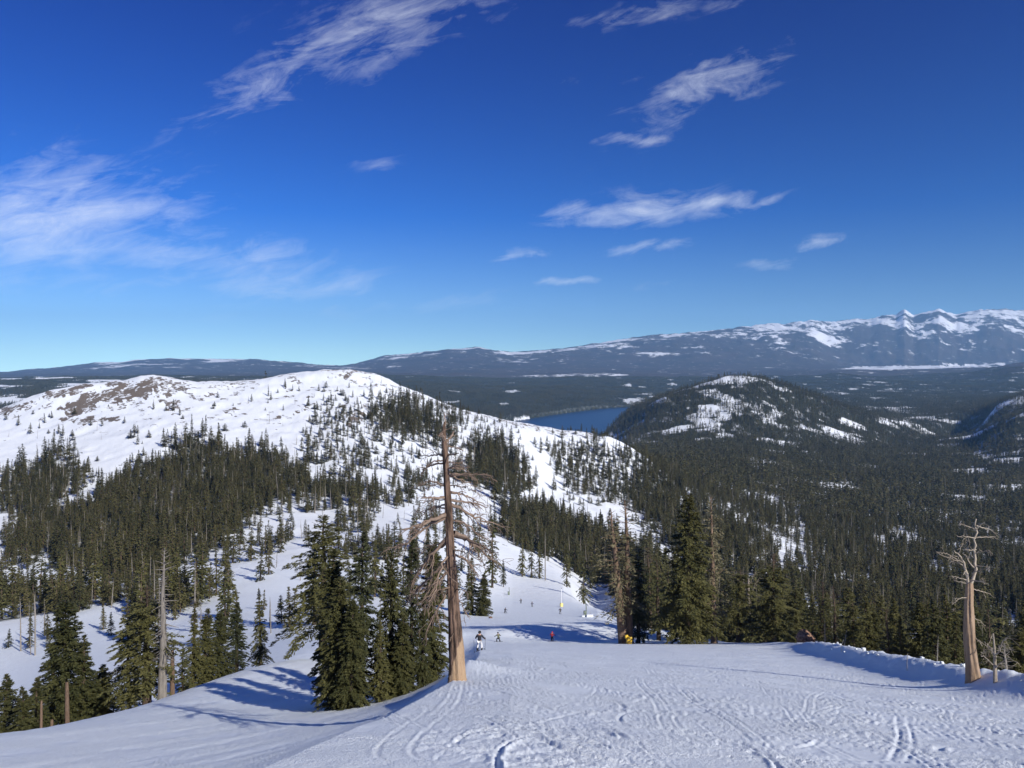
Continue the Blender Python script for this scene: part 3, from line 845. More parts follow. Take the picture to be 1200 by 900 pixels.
def conifer_geo(seed, H, R, cb, nbr, spm, sw, sl, gap=0.0, tipr=.04, top_dead=0.0, droop=.35, lumps=.45, trunk_r=None, bare=0, sides=7, power=.85, lean=0.0):
    """trunk tube + crown sprays; returns (trunk verts, quads), (crown verts, quads, tint), limb paths"""
    g = np.random.default_rng(seed)
    tr = trunk_r or H * .019
    zz = np.array([-1.2, 0, .25, H * .2, H * .45, H * .7, H * .88, H])
    bend = np.cumsum(g.normal(0, .006 * H, (len(zz), 2)), 0) * (np.maximum(zz, 0) / H)[:, None]
    bend[:, 0] += lean * np.maximum(zz, 0)
    tp = np.column_stack([bend, zz])
    trad = tr * np.array([1.35, 1.3, 1.08, .92, .70, .45, .22, tipr]) if tipr < .1 else tr * np.array([1.3, 1.2, 1.05, .95, .88, .8, .72, .55])
    paths = [(tp, trad)]
    hs = cb * H + (1 - cb) * H * (g.random(nbr) ** .92) * .985
    hs = np.sort(hs)
    rel = (hs - cb * H) / ((1 - cb) * H)
    az = np.arange(nbr) * 2.399 + g.normal(0, .5, nbr)
    ph = g.random(3) * 6.28
    lump = 1 + lumps * (.6 * np.sin(az * 2 + hs * 9 / H + ph[0]) * np.sin(hs * 22 / H + ph[1]) + .5 * g.normal(0, .6, nbr))
    L = R * np.clip((1 - rel), .015, 1) ** power * np.clip(lump, .25, 1.6) * np.clip(.62 + rel * 2.2, 0, 1)
    L = np.maximum(L, .022 * H * .35)
    keep = g.random(nbr) > gap
    slope = np.interp(rel, [0, .5, 1], [-.30, .0, .75])
    ox = np.interp(hs, zz, tp[:, 0]); oy = np.interp(hs, zz, tp[:, 1])
    limbs = []
    V, T = [], []
    for i in range(nbr):
        c, s_ = math.cos(az[i]), math.sin(az[i])
        dead = rel[i] > 1 - top_dead
        if dead or not keep[i] or (bare and g.random() < bare):
            ss = np.linspace(0, 1, 5)
            l = L[i] * g.uniform(.5, 1.0)
            pz = hs[i] + l * (slope[i] * ss - droop * .6 * ss ** 2 + .25 * ss ** 3)
            jit = np.cumsum(g.normal(0, .03 * l, 5))
            limbs.append((np.column_stack([ox[i] + c * l * ss - s_ * jit, oy[i] + s_ * l * ss + c * jit, pz]),
                          np.maximum(tr * .17 * (1 - ss * .8) * (.5 + .5 * l / R), .006)))
            if dead or not keep[i]: continue
        n = max(2, int(L[i] * spm * g.uniform(.7, 1.2)))
        s = g.random(n) ** .75 * .9 + .1
        wid = L[i] * .34 * (1.08 - s) * g.uniform(-1, 1, n) + g.normal(0, sw * .4, n)
        x = L[i] * s
        z = hs[i] + L[i] * (slope[i] * s - droop * s ** 2) - np.abs(wid) * .25 + g.normal(0, .02 * R, n)
        ctr = np.column_stack([ox[i] + c * x - s_ * wid, oy[i] + s_ * x + c * wid, z])
        fwd = g.uniform(.3, 1.0, n); side = np.sign(wid) * g.uniform(.1, 1.0, n); dz = g.uniform(-.65, .25, n) + .35 * (rel[i] > .8)
        d = np.column_stack([c * fwd - s_ * side, s_ * fwd + c * side, dz])
        d /= np.linalg.norm(d, axis=1, keepdims=True)
        up = np.column_stack([g.normal(0, .55, n), g.normal(0, .55, n), np.ones(n)])
        w = np.cross(d, up); w /= np.linalg.norm(w, axis=1, keepdims=True)
        ln = sl * g.uniform(.6, 1.35, n)[:, None]; wd = sw * g.uniform(.6, 1.3, n)[:, None]
        V.append(np.stack([ctr - d * ln * .5, ctr + w * wd * .5 + d * ln * .05, ctr + d * ln * .5, ctr - w * wd * .5 + d * ln * .05], 1))
        T.append(np.repeat(np.clip(g.normal(.5, .16) + g.normal(0, .2, n), 0, 1), 4))
    tv = tube(paths, sides)
    if V:
        V = np.concatenate(V).reshape(-1, 3); T = np.concatenate(T)
    else:
        V = np.zeros((0, 3)); T = np.zeros(0)
    Qc = np.arange(len(V)).reshape(-1, 4)
    return tv, (V, Qc, T), limbs


def tree_meshes(name, mats, **kw):
    """meshes for a tree with separate trunk, crown and bare limbs"""
    tv, (V, Q, T), limbs = conifer_geo(**kw)
    if limbs:
        lv, lq = tube(limbs, 4)
        tv = (np.concatenate([tv[0], lv]), np.concatenate([tv[1], lq + len(tv[0])]))
    out = {'trunk': mesh_np(name + '_trunk', tv[0], quads=tv[1], mats=[mats[0]], smooth=True)}
    if len(Q): out['crown'] = mesh_np(name + '_crown', V, quads=Q, mats=[mats[1]], attrs={'tint': T})
    return out


def tree_single(name, mats, **kw):
    tv, (V, Q, T), limbs = conifer_geo(**kw)
    vs, qs, mi, tt = [tv[0]], [tv[1]], [np.zeros(len(tv[1]), int)], [np.zeros(len(tv[0]))]
    off = len(tv[0])
    if len(Q):
        vs.append(V); qs.append(Q + off); mi.append(np.ones(len(Q), int)); tt.append(T); off += len(V)
    if limbs:
        lv, lq = tube(limbs, 4)
        vs.append(lv); qs.append(lq + off); mi.append(np.zeros(len(lq), int)); tt.append(np.zeros(len(lv)))
    return mesh_np(name, np.concatenate(vs), quads=np.concatenate(qs), mats=mats[:2], midx=np.concatenate(mi), attrs={'tint': np.concatenate(tt)})


# ------------------------------------------------------------------ forest: candidate places
rng = np.random.default_rng(77)
U0, U1 = -.86, .86


def candidates(y0, y1, sp, seed):
    g = np.random.default_rng(seed)
    xs = np.arange(U0 * y1, U1 * y1, sp); ys = np.arange(y0, y1, sp)
    X, Y = np.meshgrid(xs, ys)
    X = (X + g.uniform(-.5, .5, X.shape) * sp).ravel(); Y = (Y + g.uniform(-.5, .5, Y.shape) * sp).ravel()
    k = (np.abs(X) < U1 * Y) & (Y > y0)
    X, Y = X[k], Y[k]
    Z = ground(X, Y)
    px = 600 + F * X / Y; py = H0 - F * Z / Y
    yb = np.interp(px, *YB)
    d = density(px, py, X, Y) * (Y > yb * 1.22)
    k = g.random(len(X)) < d
    return X[k], Y[k], Z[k], px[k], py[k], d[k]


# horizon rows, to leave out what every place near the camera has hidden behind ridges
HZ = np.full(GZ.shape, 1e9)
HZ = np.minimum.accumulate(H0 - F * GZ / np.maximum(GY, .5) + np.where(GY < 6, 1e5, 0), axis=1)


def hidden_rows(x, y):
    th = np.arctan2(x, y); r = np.hypot(x, y) * .985
    return bil(HZ, np.interp(th, TH, np.arange(len(TH))), np.interp(r, RR, np.arange(len(RR))))


def keep_seen(c, hh, slack):
    X, Y, Z = c[:3]
    toprow = H0 - F * (Z + hh) / Y
    k = toprow < hidden_rows(X, Y) + slack
    return [a[k] for a in c] + [hh[k]]


sets = []
for y0, y1, sp, sd in ((70, 700, 4.6, 1), (700, 1500, 5.4, 2), (1500, 2600, 7.5, 3), (2600, 5200, 10.5, 4)):
    c = candidates(y0, y1, sp, sd)
    g = np.random.default_rng(sd + 50)
    hh = np.clip(g.lognormal(math.log(12.6), .36, len(c[0])), 3.0, 25)
    # short, wind-bitten trees high on the ridge and on its right spur
    px, py, Y = c[3], c[4], c[1]
    hi_r = (Y > 700) & (Y < 1250) & (px < 790)
    hh = np.where(hi_r & (c[5] < .5), hh * .62, hh)
    hh = np.where(hi_r & (px > 640) & (px < 770), hh * .85, hh)
    hh = np.where((Y < 720) & (px < 560), hh * .74, hh)
    hh = np.where((px > 700) & (Y < 300), np.clip(hh, 2.5, np.maximum((H0 - (682 + 22 * g.random(len(hh)))) / F * Y - c[2], 2.5)), hh)
    hh = np.where(Y > 1500, hh * 1.15, hh)
    sets.append(keep_seen(c, hh, 8 + 25000 / np.maximum(c[1], 100) * .15))
X, Y, Z, PX_, PY_, DD, HH = [np.concatenate([s[i] for s in sets]) for i in range(7)]
g = np.random.default_rng(9)
isdead = g.random(len(X)) < np.where(Y < 900, np.where(DD < .5, .26, .15), .08)
print('forest trees', len(X), 'near', int(np.sum(Y < 700)))

# ------------------------------------------------------------------ prototypes
NEAR, MIDP, FARP, DEADP = [], [], [], []
for i in range(6):
    NEAR.append(tree_meshes('conifer', (M_BARK, M_FIR, M_GREY), seed=100 + i, H=14, R=[2.5, 2.1, 2.9, 2.3, 1.9, 2.6][i], cb=[.06, .03, .12, .05, .04, .15][i], nbr=210,
                            spm=42, sw=.11, sl=.37, gap=[.02, .05, .10, .03, .0, .16][i], lumps=[.35, .45, .55, .4, .3, .6][i], power=[.85, .8, .75, .9, .95, .7][i], sides=8))
for i in range(8):
    MIDP.append(dict(seed=200 + i, H=14, R=[2.7, 2.2, 3.0, 2.4, 1.9, 2.8, 2.3, 2.6][i], cb=[.05, .08, .12, .04, .03, .2, .1, .05][i], nbr=105,
                     spm=7, sw=.34, sl=.85, gap=[.03, .06, .12, .03, .0, .18, .08, .02][i], lumps=.5, power=[.95, .9, .8, 1.0, 1.05, .75, .9, .95][i], sides=5))
MID_M = [tree_meshes('slope_conifer', (M_BARK, M_FIR, M_GREY), **k) for k in MIDP]

proto_col = bpy.data.collections.new('forest_prototypes')


def proto(name, me):
    o = bpy.data.objects.new(name, me); proto_col.objects.link(o); return o


# alphabetical order fixes the index: a = mid conifers, b = far conifers, c = grey snags mid, d = grey snags far, e = patches
for i in range(8): proto('a%02d' % i, tree_single('wood_conifer', (M_BARK, M_FAR), **MIDP[i]))
for i in range(6): proto('b%02d' % i, tree_single('far_conifer', (M_BARK, M_FAR), seed=300 + i, H=14, R=[2.7, 2.3, 3.0, 2.5, 2.1, 2.8][i], cb=.06, nbr=36, spm=2.6, sw=1.0, sl=1.9, lumps=.45, sides=4))
for i in range(4): proto('c%02d' % i, tree_single('wood_snag', (M_GREY, M_DRY), seed=400 + i, H=14, R=[1.3, 1.5, 1.0, 1.6][i], cb=.15, nbr=70, spm=[1.5, 4, 0, 3][i], sw=.2, sl=.6, gap=[.85, .5, 1.0, .6][i], sides=5, trunk_r=.2))
for i in range(3): proto('d%02d' % i, tree_single('far_snag', (M_GREY, M_DRY), seed=450 + i, H=14, R=1.5, cb=.2, nbr=22, spm=2.5, sw=.5, sl=1.2, gap=.35, sides=4, trunk_r=.22))


def patch_geo(seed):
    g = np.random.default_rng(seed)
    vs, qs, mi, tt, off = [], [], [], [], 0
    for k in range(26):
        tv, (V, Q, T), _ = conifer_geo(seed=seed * 40 + k, H=g.uniform(11, 19), R=g.uniform(2.2, 3.2), cb=.05, nbr=14, spm=1.8, sw=1.7, sl=3.2, sides=4)
        o = np.array([g.uniform(-36, 36), g.uniform(-36, 36), -2])
        vs.append(V + o); qs.append(Q + off); mi.append(np.ones(len(Q), int)); tt.append(T); off += len(V)
    return mesh_np('forest_patch', np.concatenate(vs), quads=np.concatenate(qs), mats=[M_BARK, M_FAR], midx=np.concatenate(mi), attrs={'tint': np.concatenate(tt)})


for i in range(3): proto('e%02d' % i, patch_geo(500 + i))


def scatter(name, label, pos, idx, rot, scl, cat=None):
    me = bpy.data.meshes.new(name)
    me.vertices.add(len(pos)); me.vertices.foreach_set('co', np.asarray(pos, np.float32).ravel())
    a = me.attributes.new('pick', 'INT', 'POINT'); a.data.foreach_set('value', np.asarray(idx, np.int32))
    a = me.attributes.new('turn', 'FLOAT_VECTOR', 'POINT'); a.data.foreach_set('vector', np.asarray(rot, np.float32).ravel())
    a = me.attributes.new('size', 'FLOAT_VECTOR', 'POINT'); a.data.foreach_set('vector', np.asarray(scl, np.float32).ravel())
    o = link(name, me)
    ng = bpy.data.node_groups.new(name + '_nodes', 'GeometryNodeTree')
    ng.interface.new_socket('Geometry', in_out='INPUT', socket_type='NodeSocketGeometry')
    ng.interface.new_socket('Geometry', in_out='OUTPUT', socket_type='NodeSocketGeometry')
    N, L = ng.nodes.new, ng.links.new
    gi, go = N('NodeGroupInput'), N('NodeGroupOutput')
    ci = N('GeometryNodeCollectionInfo'); ci.inputs['Collection'].default_value = proto_col
    ci.inputs['Separate Children'].default_value = True; ci.inputs['Reset Children'].default_value = True
    ip = N('GeometryNodeInstanceOnPoints'); ip.inputs['Pick Instance'].default_value = True

    def na(nm, ty):
        n = N('GeometryNodeInputNamedAttribute'); n.data_type = ty; n.inputs['Name'].default_value = nm
        return n.outputs['Attribute']
    L(gi.outputs[0], ip.inputs['Points']); L(ci.outputs[0], ip.inputs['Instance'])
    L(na('pick', 'INT'), ip.inputs['Instance Index'])
    L(na('turn', 'FLOAT_VECTOR'), ip.inputs['Rotation'])
    L(na('size', 'FLOAT_VECTOR'), ip.inputs['Scale'])
    L(ip.outputs[0], go.inputs[0])
    md = o.modifiers.new('forest', 'NODES'); md.node_group = ng
    return tag(o, label=label, kind='stuff')


# ------------------------------------------------------------------ individual trees
def thing(name, label, cat, loc, group=None, rz=0.0):
    o = bpy.data.objects.new(name, None); COL.objects.link(o)
    o.empty_display_size = .5
    o.location = loc; o.rotation_euler = (0, 0, rz)
    return tag(o, label, cat, group)


def put_tree(meshes, loc, h, label, group=None, name='conifer_tree', wide=1.0, rz=0.0, cat='tree', base_h=14.0):
    t = thing(name, label, cat, loc, group, rz)
    s = h / base_h
    t.scale = (s * wide, s * wide, s)
    for part, me in meshes.items(): link(part, me, t)
    return t


# the nearest that show largest become trees of their own, the others one forest
size = HH / Y * np.where(isdead, 0, 1)
toprow = H0 - F * (Z + HH * .6) / Y
clear = (toprow < hidden_rows(X, Y) - 1) & (np.abs(PX_ - 600) < 606)
N_IND, N_DEAD = 236, 46
order = np.argsort(-np.where(clear, size, 0))[:N_IND]
sized = np.where(clear & isdead & (Y < 700), HH / Y, 0)
orderd = np.argsort(-sized)[:N_DEAD]
taken = np.zeros(len(X), bool); taken[order] = True; taken[orderd] = True


def region_of(px, py, y):
    if px > 840: return 'in the wood beyond the firs along the right bank', 'conifers in the wood beyond the right bank firs'
    if px > 690: return 'in the wood far behind the sparse twin pines', 'conifers in the wood behind the sparse twin pines'
    if px > 575 and py < 700: return 'in the dark stand along the far edge of the run', 'conifers in the dark stand along the run'
    if px > 500: return 'on the open snow behind the big broken snag', 'conifers on the open snow behind the broken snag'
    if px > 330: return 'on the slope behind the large fir cluster', 'conifers on the slope behind the fir cluster'
    if py > 690: return 'in the gully below the left snow shoulder', 'conifers in the gully below the snow shoulder'
    return 'on the snowy bench under the left forest stand', 'conifers on the bench under the left stand'


g = np.random.default_rng(31)
for k in order:
    where, grp = region_of(PX_[k], PY_[k], Y[k])
    put_tree(MID_M[int(g.integers(8))] if Y[k] > 150 else NEAR[int(g.integers(6))], (X[k], Y[k], Z[k] - .15), HH[k],
             'green conifer ' + where, grp, wide=float(g.uniform(.95, 1.35)), rz=float(g.uniform(0, 6.28)))
SNAGS = [tree_meshes('bare_snag', (M_GREY, M_DRY, M_GREY), seed=600 + i, H=14, R=[1.3, 1.7, 1.1, 1.6, 1.4][i], cb=[.2, .1, .3, .12, .15][i], nbr=80, spm=[0, 5, 0, 8, 2][i], sw=.13, sl=.4,
                    gap=[1, .75, 1, .55, .85][i], sides=6, trunk_r=.2) for i in range(5)]
for k in orderd:
    where, grp = region_of(PX_[k], PY_[k], Y[k])
    put_tree(SNAGS[int(g.integers(5))], (X[k], Y[k], Z[k] - .15), HH[k], 'thin grey dead tree ' + where, grp.replace('conifers', 'dead trees'),
             name='dead_tree', wide=float(g.uniform(.8, 1.15)), rz=float(g.uniform(0, 6.28)))

rest = ~taken
Xr, Yr, Zr, Hr, dr = X[rest], Y[rest], Z[rest], HH[rest], isdead[rest]
g = np.random.default_rng(5)
n = len(Xr)
pick = np.where(Yr < 1150, np.where(dr, 14 + g.integers(0, 4, n), g.integers(0, 8, n)), np.where(dr, 18 + g.integers(0, 3, n), 8 + g.integers(0, 6, n)))
rot = np.column_stack([g.normal(0, .025, n), g.normal(0, .025, n), g.uniform(0, 6.28, n)])
s = Hr / 14.0; w = s * g.uniform(.9, 1.35, n)
bush = (Yr > 700) & (Yr < 1250) & (Hr < 10) & (PX_[rest] < 790)
w = np.where(bush, w * g.uniform(1.25, 2.1, n), w)
pos = np.column_stack([Xr, Yr, Zr - .3])
scatter('conifer_forest', 'dense green conifer forest on the ridge and the valley side', pos, pick, rot, np.column_stack([w, w, s]))
c = candidates(5200, 11000, 58, 8)
hh = np.full(len(c[0]), 16.0)
c = keep_seen(c, hh, 10)
n = len(c[0]); s = g.uniform(.85, 1.3, n)
scatter('valley_forest', 'far conifer woods covering the valley around the lake', np.column_stack([c[0], c[1], c[2]]), 21 + g.integers(0, 3, n),
        np.column_stack([np.zeros(n), np.zeros(n), g.uniform(0, 6.28, n)]), np.column_stack([s, s, s]))
print('far patches', n)

# ------------------------------------------------------------------ trees round the run, one by one
M_TAN = bark_mat('tan_pine_bark', (.085, .055, .038), (.30, .205, .14), 5)  # tan bark, paler than the common conifer bark
SPARSE = [tree_meshes('sparse_pine', (M_TAN, M_DRY, M_GREY), seed=700 + i, H=14, R=[1.9, 1.7, 2.0, 2.3][i], cb=[.24, .22, .18, .2][i], nbr=150, spm=[15, 14, 20, 14][i], sw=.10, sl=.34,
                      gap=[.35, .4, .2, .4][i], lumps=.6, power=.55, sides=8, trunk_r=.34, lean=[-.07, -.035, -.04, .0][i], top_dead=[.12, .15, .05, .2][i]) for i in range(4)]
OLD = [tree_meshes('old_fir', (M_BARK, M_FIR, M_GREY), seed=720 + i, H=14, R=[3.0, 2.6, 2.9][i], cb=[.2, .15, .24][i], nbr=210, spm=40, sw=.105, sl=.36,
                   gap=[.12, .15, .2][i], lumps=.7, power=.6, sides=8, trunk_r=.30, top_dead=[.0, .18, .1][i]) for i in range(3)]
DENSE = [tree_meshes('dense_fir', (M_BARK, M_FIR, M_GREY), seed=740 + i, H=14, R=[2.2, 1.9, 2.5, 1.7][i], cb=[.02, .02, .05, .02][i], nbr=320, spm=48, sw=.10, sl=.34,
                     gap=.0, lumps=[.4, .5, .45, .35][i], power=[.6, .55, .65, .6][i], sides=8) for i in range(4)]
DARKFIR = [tree_meshes('dark_fir', (M_BARK, M_DARK, M_GREY), seed=760 + i, H=14, R=[2.1, 2.6][i], cb=.08, nbr=240, spm=44, sw=.105, sl=.35, gap=.04, lumps=.5, power=.7, sides=8) for i in range(2)]  # firs with darker green needles than the rest
BARE = [tree_meshes('bare_trunk', (M_GREY, M_DRY, M_GREY), seed=780 + i, H=14, R=[1.6, 1.3, 2.2][i], cb=[.22, .15, .12][i], nbr=[110, 60, 90][i], spm=0, sw=.1, sl=.3, gap=1, sides=8,
                    trunk_r=[.42, .3, .34][i], droop=.75, power=.35) for i in range(3)]
STUB = [tree_meshes('broken_trunk', (M_TAN, M_DRY, M_GREY), seed=790 + i, H=14, R=1.5, cb=.3, nbr=[9, 16][i], spm=0, sw=.1, sl=.3, gap=1, sides=9, trunk_r=1.0, tipr=.5, power=.4) for i in range(2)]
HALF = [tree_meshes('half_dead_fir', (M_BARK, M_FIR, M_GREY), seed=800 + i, H=14, R=[2.7, 2.4][i], cb=.15, nbr=170, spm=18, sw=.13, sl=.40, gap=[.45, .55][i], lumps=.6, power=.55, sides=8,
                    trunk_r=.28, top_dead=[.2, .3][i]) for i in range(2)]
PROTO_R = {}
for nm, ls, rs in (('near', NEAR, [2.5, 2.1, 2.9, 2.3, 1.9, 2.6]), ('sparse', SPARSE, [1.9, 1.7, 2.0, 2.3]), ('old', OLD, [3.0, 2.6, 2.9]), ('dense', DENSE, [2.2, 1.9, 2.5, 1.7]),
                   ('darkfir', DARKFIR, [2.1, 2.6]), ('bare', BARE, [1.6, 1.3, 2.2]), ('half', HALF, [2.7, 2.4]), ('stub', STUB, [1.0, 1.0]), ('mid', MID_M, [2.2, 1.8, 2.5, 2.0, 1.6, 2.3, 1.9, 2.1])):
    for i, mset in enumerate(ls): PROTO_R[(nm, i)] = (mset, rs[i])


def at(kind, i, px, y, top, width, label, rz=0.0, group=None, base=None, name=None):
    """a tree standing on the ground at bearing px, distance y; its height and spread taken from its apparent size"""
    if base is not None: x, y, z = hit(px, base, y * .7, y * 1.6)
    else:
        x = (px - 600) / F * y; z = float(ground(x, y))
    h = (H0 - top) / F * y - z
    me, r = PROTO_R[(kind, i)]
    wide = (width / F * y * .5) / (r * h / 14.0) / .86
    nm = name or ('dead_tree' if kind in ('bare', 'stub') else 'pine_tree' if kind == 'sparse' else 'fir_tree')
    return put_tree(me, (x, y, z - .1), h, label, group, nm, wide=min(max(wide, .45), 1.9), rz=rz)


# left edge, at the rim of the snow shoulder
for a in [
 ('near', 0, 4, 62, 790, 60, 'yellow-green fir cut off by the left edge of the photo', .3),
 ('near', 3, 26, 60, 800, 46, 'low broad fir second from the left edge', 1.2),
 ('near', 1, 44, 62, 792, 40, 'slim fir with thin top left of the bare brown trunk', 2.0),
 ('dense', 2, 74, 66, 702, 74, 'tall bushy fir behind the bare brown trunk', .5),
 ('near', 4, 97, 66, 742, 52, 'dense fir right of the bare brown trunk', 1.7),
 ('dense', 0, 118, 68, 778, 42, 'low dark fir at the right end of the leftmost fir clump', 2.4),
 ('mid', 4, 62, 78, 752, 30, 'thin pale fir just left of the tall bushy fir', 2.9),
 ('stub', 1, 79, 60, 798, 5, 'bare brown trunk without branches in front of the leftmost firs', 0.0),
 ('stub', 0, 60, 60, 842, 4, 'short broken stub left of the bare brown trunk', 1.0),
 ('stub', 0, 48, 60, 820, 3, 'thin grey trunk among the leftmost firs', 2.0),
 ('old', 1, 172, 65, 684, 74, 'broad fir with layered boughs behind the mossy dead spire', .4),
 ('near', 2, 152, 68, 700, 44, 'loose fir at the left of the mossy dead spire', 1.9),
 ('bare', 0, 190, 64, 640, 34, 'tall mossy dead spire with drooping bare branches on the snow rim', .8),
 ('stub', 1, 202, 66, 760, 5, 'short dark dead trunk right of the mossy dead spire', 2.6),
 ('mid', 0, 214, 68, 752, 18, 'small young fir on the snow rim right of the mossy dead spire', 0.5),
 ('near', 4, 226, 72, 704, 30, 'left fir of the three dark firs behind the snow rim', .7),
 ('dense', 3, 240, 74, 712, 30, 'middle fir of the three dark firs behind the snow rim', 2.7),
 ('dense', 1, 256, 76, 716, 30, 'right fir of the three dark firs behind the snow rim', 1.1),
 ('darkfir', 0, 277, 78, 704, 30, 'pointed dark fir between the three dark firs and the lone slim fir', 1.8),
 ('near', 3, 305, 80, 686, 26, 'lone slim fir with a tufted top right of the pointed dark fir', .2),
 # large cluster left of the broken snag
 ('old', 0, 378, 76, 602, 88, 'broad old fir with a bare trunk foot on the snow hump', 1.4),
 ('dense', 0, 397, 44, 672, 52, 'bushy green fir at the left front of the large cluster', .6),
 ('darkfir', 0, 424, 45, 618, 52, 'tallest dark pointed fir in the middle of the large cluster', 2.2),
 ('dense', 1, 411, 43, 700, 40, 'lower green fir nestled before the tallest dark fir', 1.3),
 ('dense', 3, 388, 47, 640, 46, 'green fir behind the left front fir of the large cluster', 2.9),
 ('dense', 2, 457, 46, 640, 50, 'full green fir right of the tallest dark fir', .1),
 ('near', 4, 446, 44, 722, 30, 'small fir at the foot of the full green fir', 2.0),
 ('dense', 3, 470, 45, 716, 32, 'narrow fir at the front right of the large cluster', .9),
 ('darkfir', 1, 482, 49, 628, 48, 'dark fir behind the bare branches of the broken snag', 1.7),
 ('dense', 1, 505, 50, 636, 44, 'green fir directly left of the broken snag trunk', .4),
 ('near', 3, 495, 47, 706, 26, 'small fir beneath the lowest bare branches of the broken snag', 2.5),
 # on the run
 ('dense', 3, 566, 205, 671, 22, 'right fir of the pair standing on the run', .6),
 ('near', 1, 553, 207, 652, 24, 'left taller fir of the pair standing on the run', 1.9),
 ('mid', 6, 577, 330, 606, 17, 'solitary fir on the snow above the pair on the run', .3),
 ('mid', 1, 612, 400, 629, 9, 'leftmost of the little firs at the upper bend of the run', .5),
 ('mid', 3, 623, 400, 626, 9, 'pointed little fir second at the upper bend of the run', 1.5),
 ('bare', 1, 639, 395, 618, 5, 'thin dead pole tree among the little firs at the bend', 2.5),
 ('mid', 4, 632, 400, 634, 9, 'low little fir beside the thin dead pole tree', .8),
 ('mid', 0, 664, 390, 636, 10, 'dark little fir right of the bend group', 2.1),
 ('mid', 2, 684, 340, 650, 14, 'ragged little fir nearest the dark stand at the bend', 1.1),
 ('near', 2, 590, 345, 655, 8, 'tiny bush-like fir beside the solitary fir', 1.0),
 # right of the run
 ('sparse', 0, 731, 127, 596, 56, 'left leaning pine of the sparse twin pines', .0),
 ('sparse', 1, 737, 128, 584, 46, 'right taller pine of the sparse twin pines', .0),
 ('darkfir', 0, 748, 131, 640, 32, 'dark narrow fir behind the yellow pad', 1.2),
 ('half', 0, 772, 140, 655, 44, 'half bare grey-green fir between the twin pines and the great fir', .2),
 ('half', 1, 762, 150, 640, 34, 'thin greyish fir farther back beside the twin pines', 1.6),
 ('dense', 2, 806, 121, 577, 66, 'great full olive fir at the edge of the run', .9),
 ('sparse', 2, 837, 124, 581, 38, 'tall pine with pale trunk and tufted top right of the great fir', .0),
 ('near', 0, 822, 135, 640, 40, 'fir filling the gap behind the great fir', 2.0),
 ('old', 2, 865, 138, 666, 46, 'olive fir left of the white forked dead tree', .4),
 ('old', 1, 906, 118, 648, 54, 'wide fir with a dead silver top and dark trunk foot', 1.5),
 ('near', 5, 930, 128, 690, 40, 'green fir between the silver-topped fir and the boulder', .3),
 ('half', 0, 962, 108, 680, 54, 'sprawling half dead fir behind the boulder', 2.2),
 ('half', 1, 979, 104, 686, 36, 'fan-branched grey fir right of the boulder', .9),
 ('near', 2, 1002, 100, 702, 44, 'broad fir right of the leaning dead pole', 1.1),
 ('dense', 0, 1024, 96, 716, 40, 'low dark fir behind the bank crest', 2.6),
 ('near', 0, 1050, 88, 700, 44, 'pointed yellow-green fir behind the marker pole', .5),
 ('half', 1, 1042, 84, 712, 38, 'grey twiggy fir left of the pointed yellow-green fir', 1.9),
 ('dense', 2, 1078, 84, 704, 44, 'full green fir between the marker pole and the great dead trunk', 1.3),
 ('near', 3, 1108, 80, 692, 46, 'tall green fir just left of the great dead trunk', .2),
 ('darkfir', 1, 1128, 90, 722, 36, 'dark fir behind the foot of the great dead trunk', 2.4),
 ('half', 0, 1160, 74, 712, 44, 'silvery bare-limbed fir right of the great dead trunk', .6),
 ('bare', 2, 1178, 66, 752, 36, 'twiggy grey dead fir at the right end of the bank', 1.5),
 ('dense', 1, 1192, 84, 738, 44, 'dark fir cut off by the right edge of the photo', .8),
]:
    at(*a)
at('bare', 1, 987, 92, 735, 6, 'slim dead pole tree leaning right of the boulder', 0.0).rotation_euler = (0, .16, 0)
at('bare', 1, 967, 100, 722, 6, 'short upright grey trunk right of the boulder', 1.0)
at('bare', 1, 1097, 60, 742, 6, 'thin broken grey trunk leaning left of the great dead trunk', 1.0).rotation_euler = (0, .06, 0)

# ------------------------------------------------------------------ hero snags, limb by limb
m_bare, nt, b = node_mat('snag_bark')
tc = nt.nodes.new('ShaderNodeTexCoord'); sp = nt.nodes.new('ShaderNodeSeparateXYZ'); nt.links.new(tc.outputs['Object'], sp.inputs[0])
n = noise_n(nt, 5, 6, .7, st=(1, 1, .16)); n2 = noise_n(nt, 2.3, 4, .6, st=(1, 1, .45))
bk = mixc(nt, ramp_n(nt, n, .36, .62), (.035, .024, .018), (.215, .140, .10))
wd = mixc(nt, n, (.28, .18, .11), (.52, .37, .235))
lim = math_n(nt, 'ADD', math_n(nt, 'ADD', sp.outputs[2], math_n(nt, 'MULTIPLY', math_n(nt, 'SUBTRACT', n2, .5), 1.5)), math_n(nt, 'MULTIPLY', sp.outputs[0], -3.0))
nt.links.new(mixc(nt, ramp_n(nt, lim, .80, .95), wd, bk), b.inputs['Base Color'])     # the bark is stripped from the foot
b.inputs['Roughness'].default_value = .85; b.inputs['Specular IOR Level'].default_value = .15
bump_n(nt, b, n, 1.0, .14)
M_LIMB = bark_mat('bare_limb', (.11, .078, .058), (.33, .24, .18), 7, (1, 1, 1), .02)
M_SILVER = bark_mat('silver_limb', (.25, .205, .155), (.50, .425, .33), 7, (1, 1, 1), .02)
M_ORANGE = bark_mat('stripped_trunk', (.20, .135, .085), (.44, .315, .215), 4, (1, 1, .14), .05)


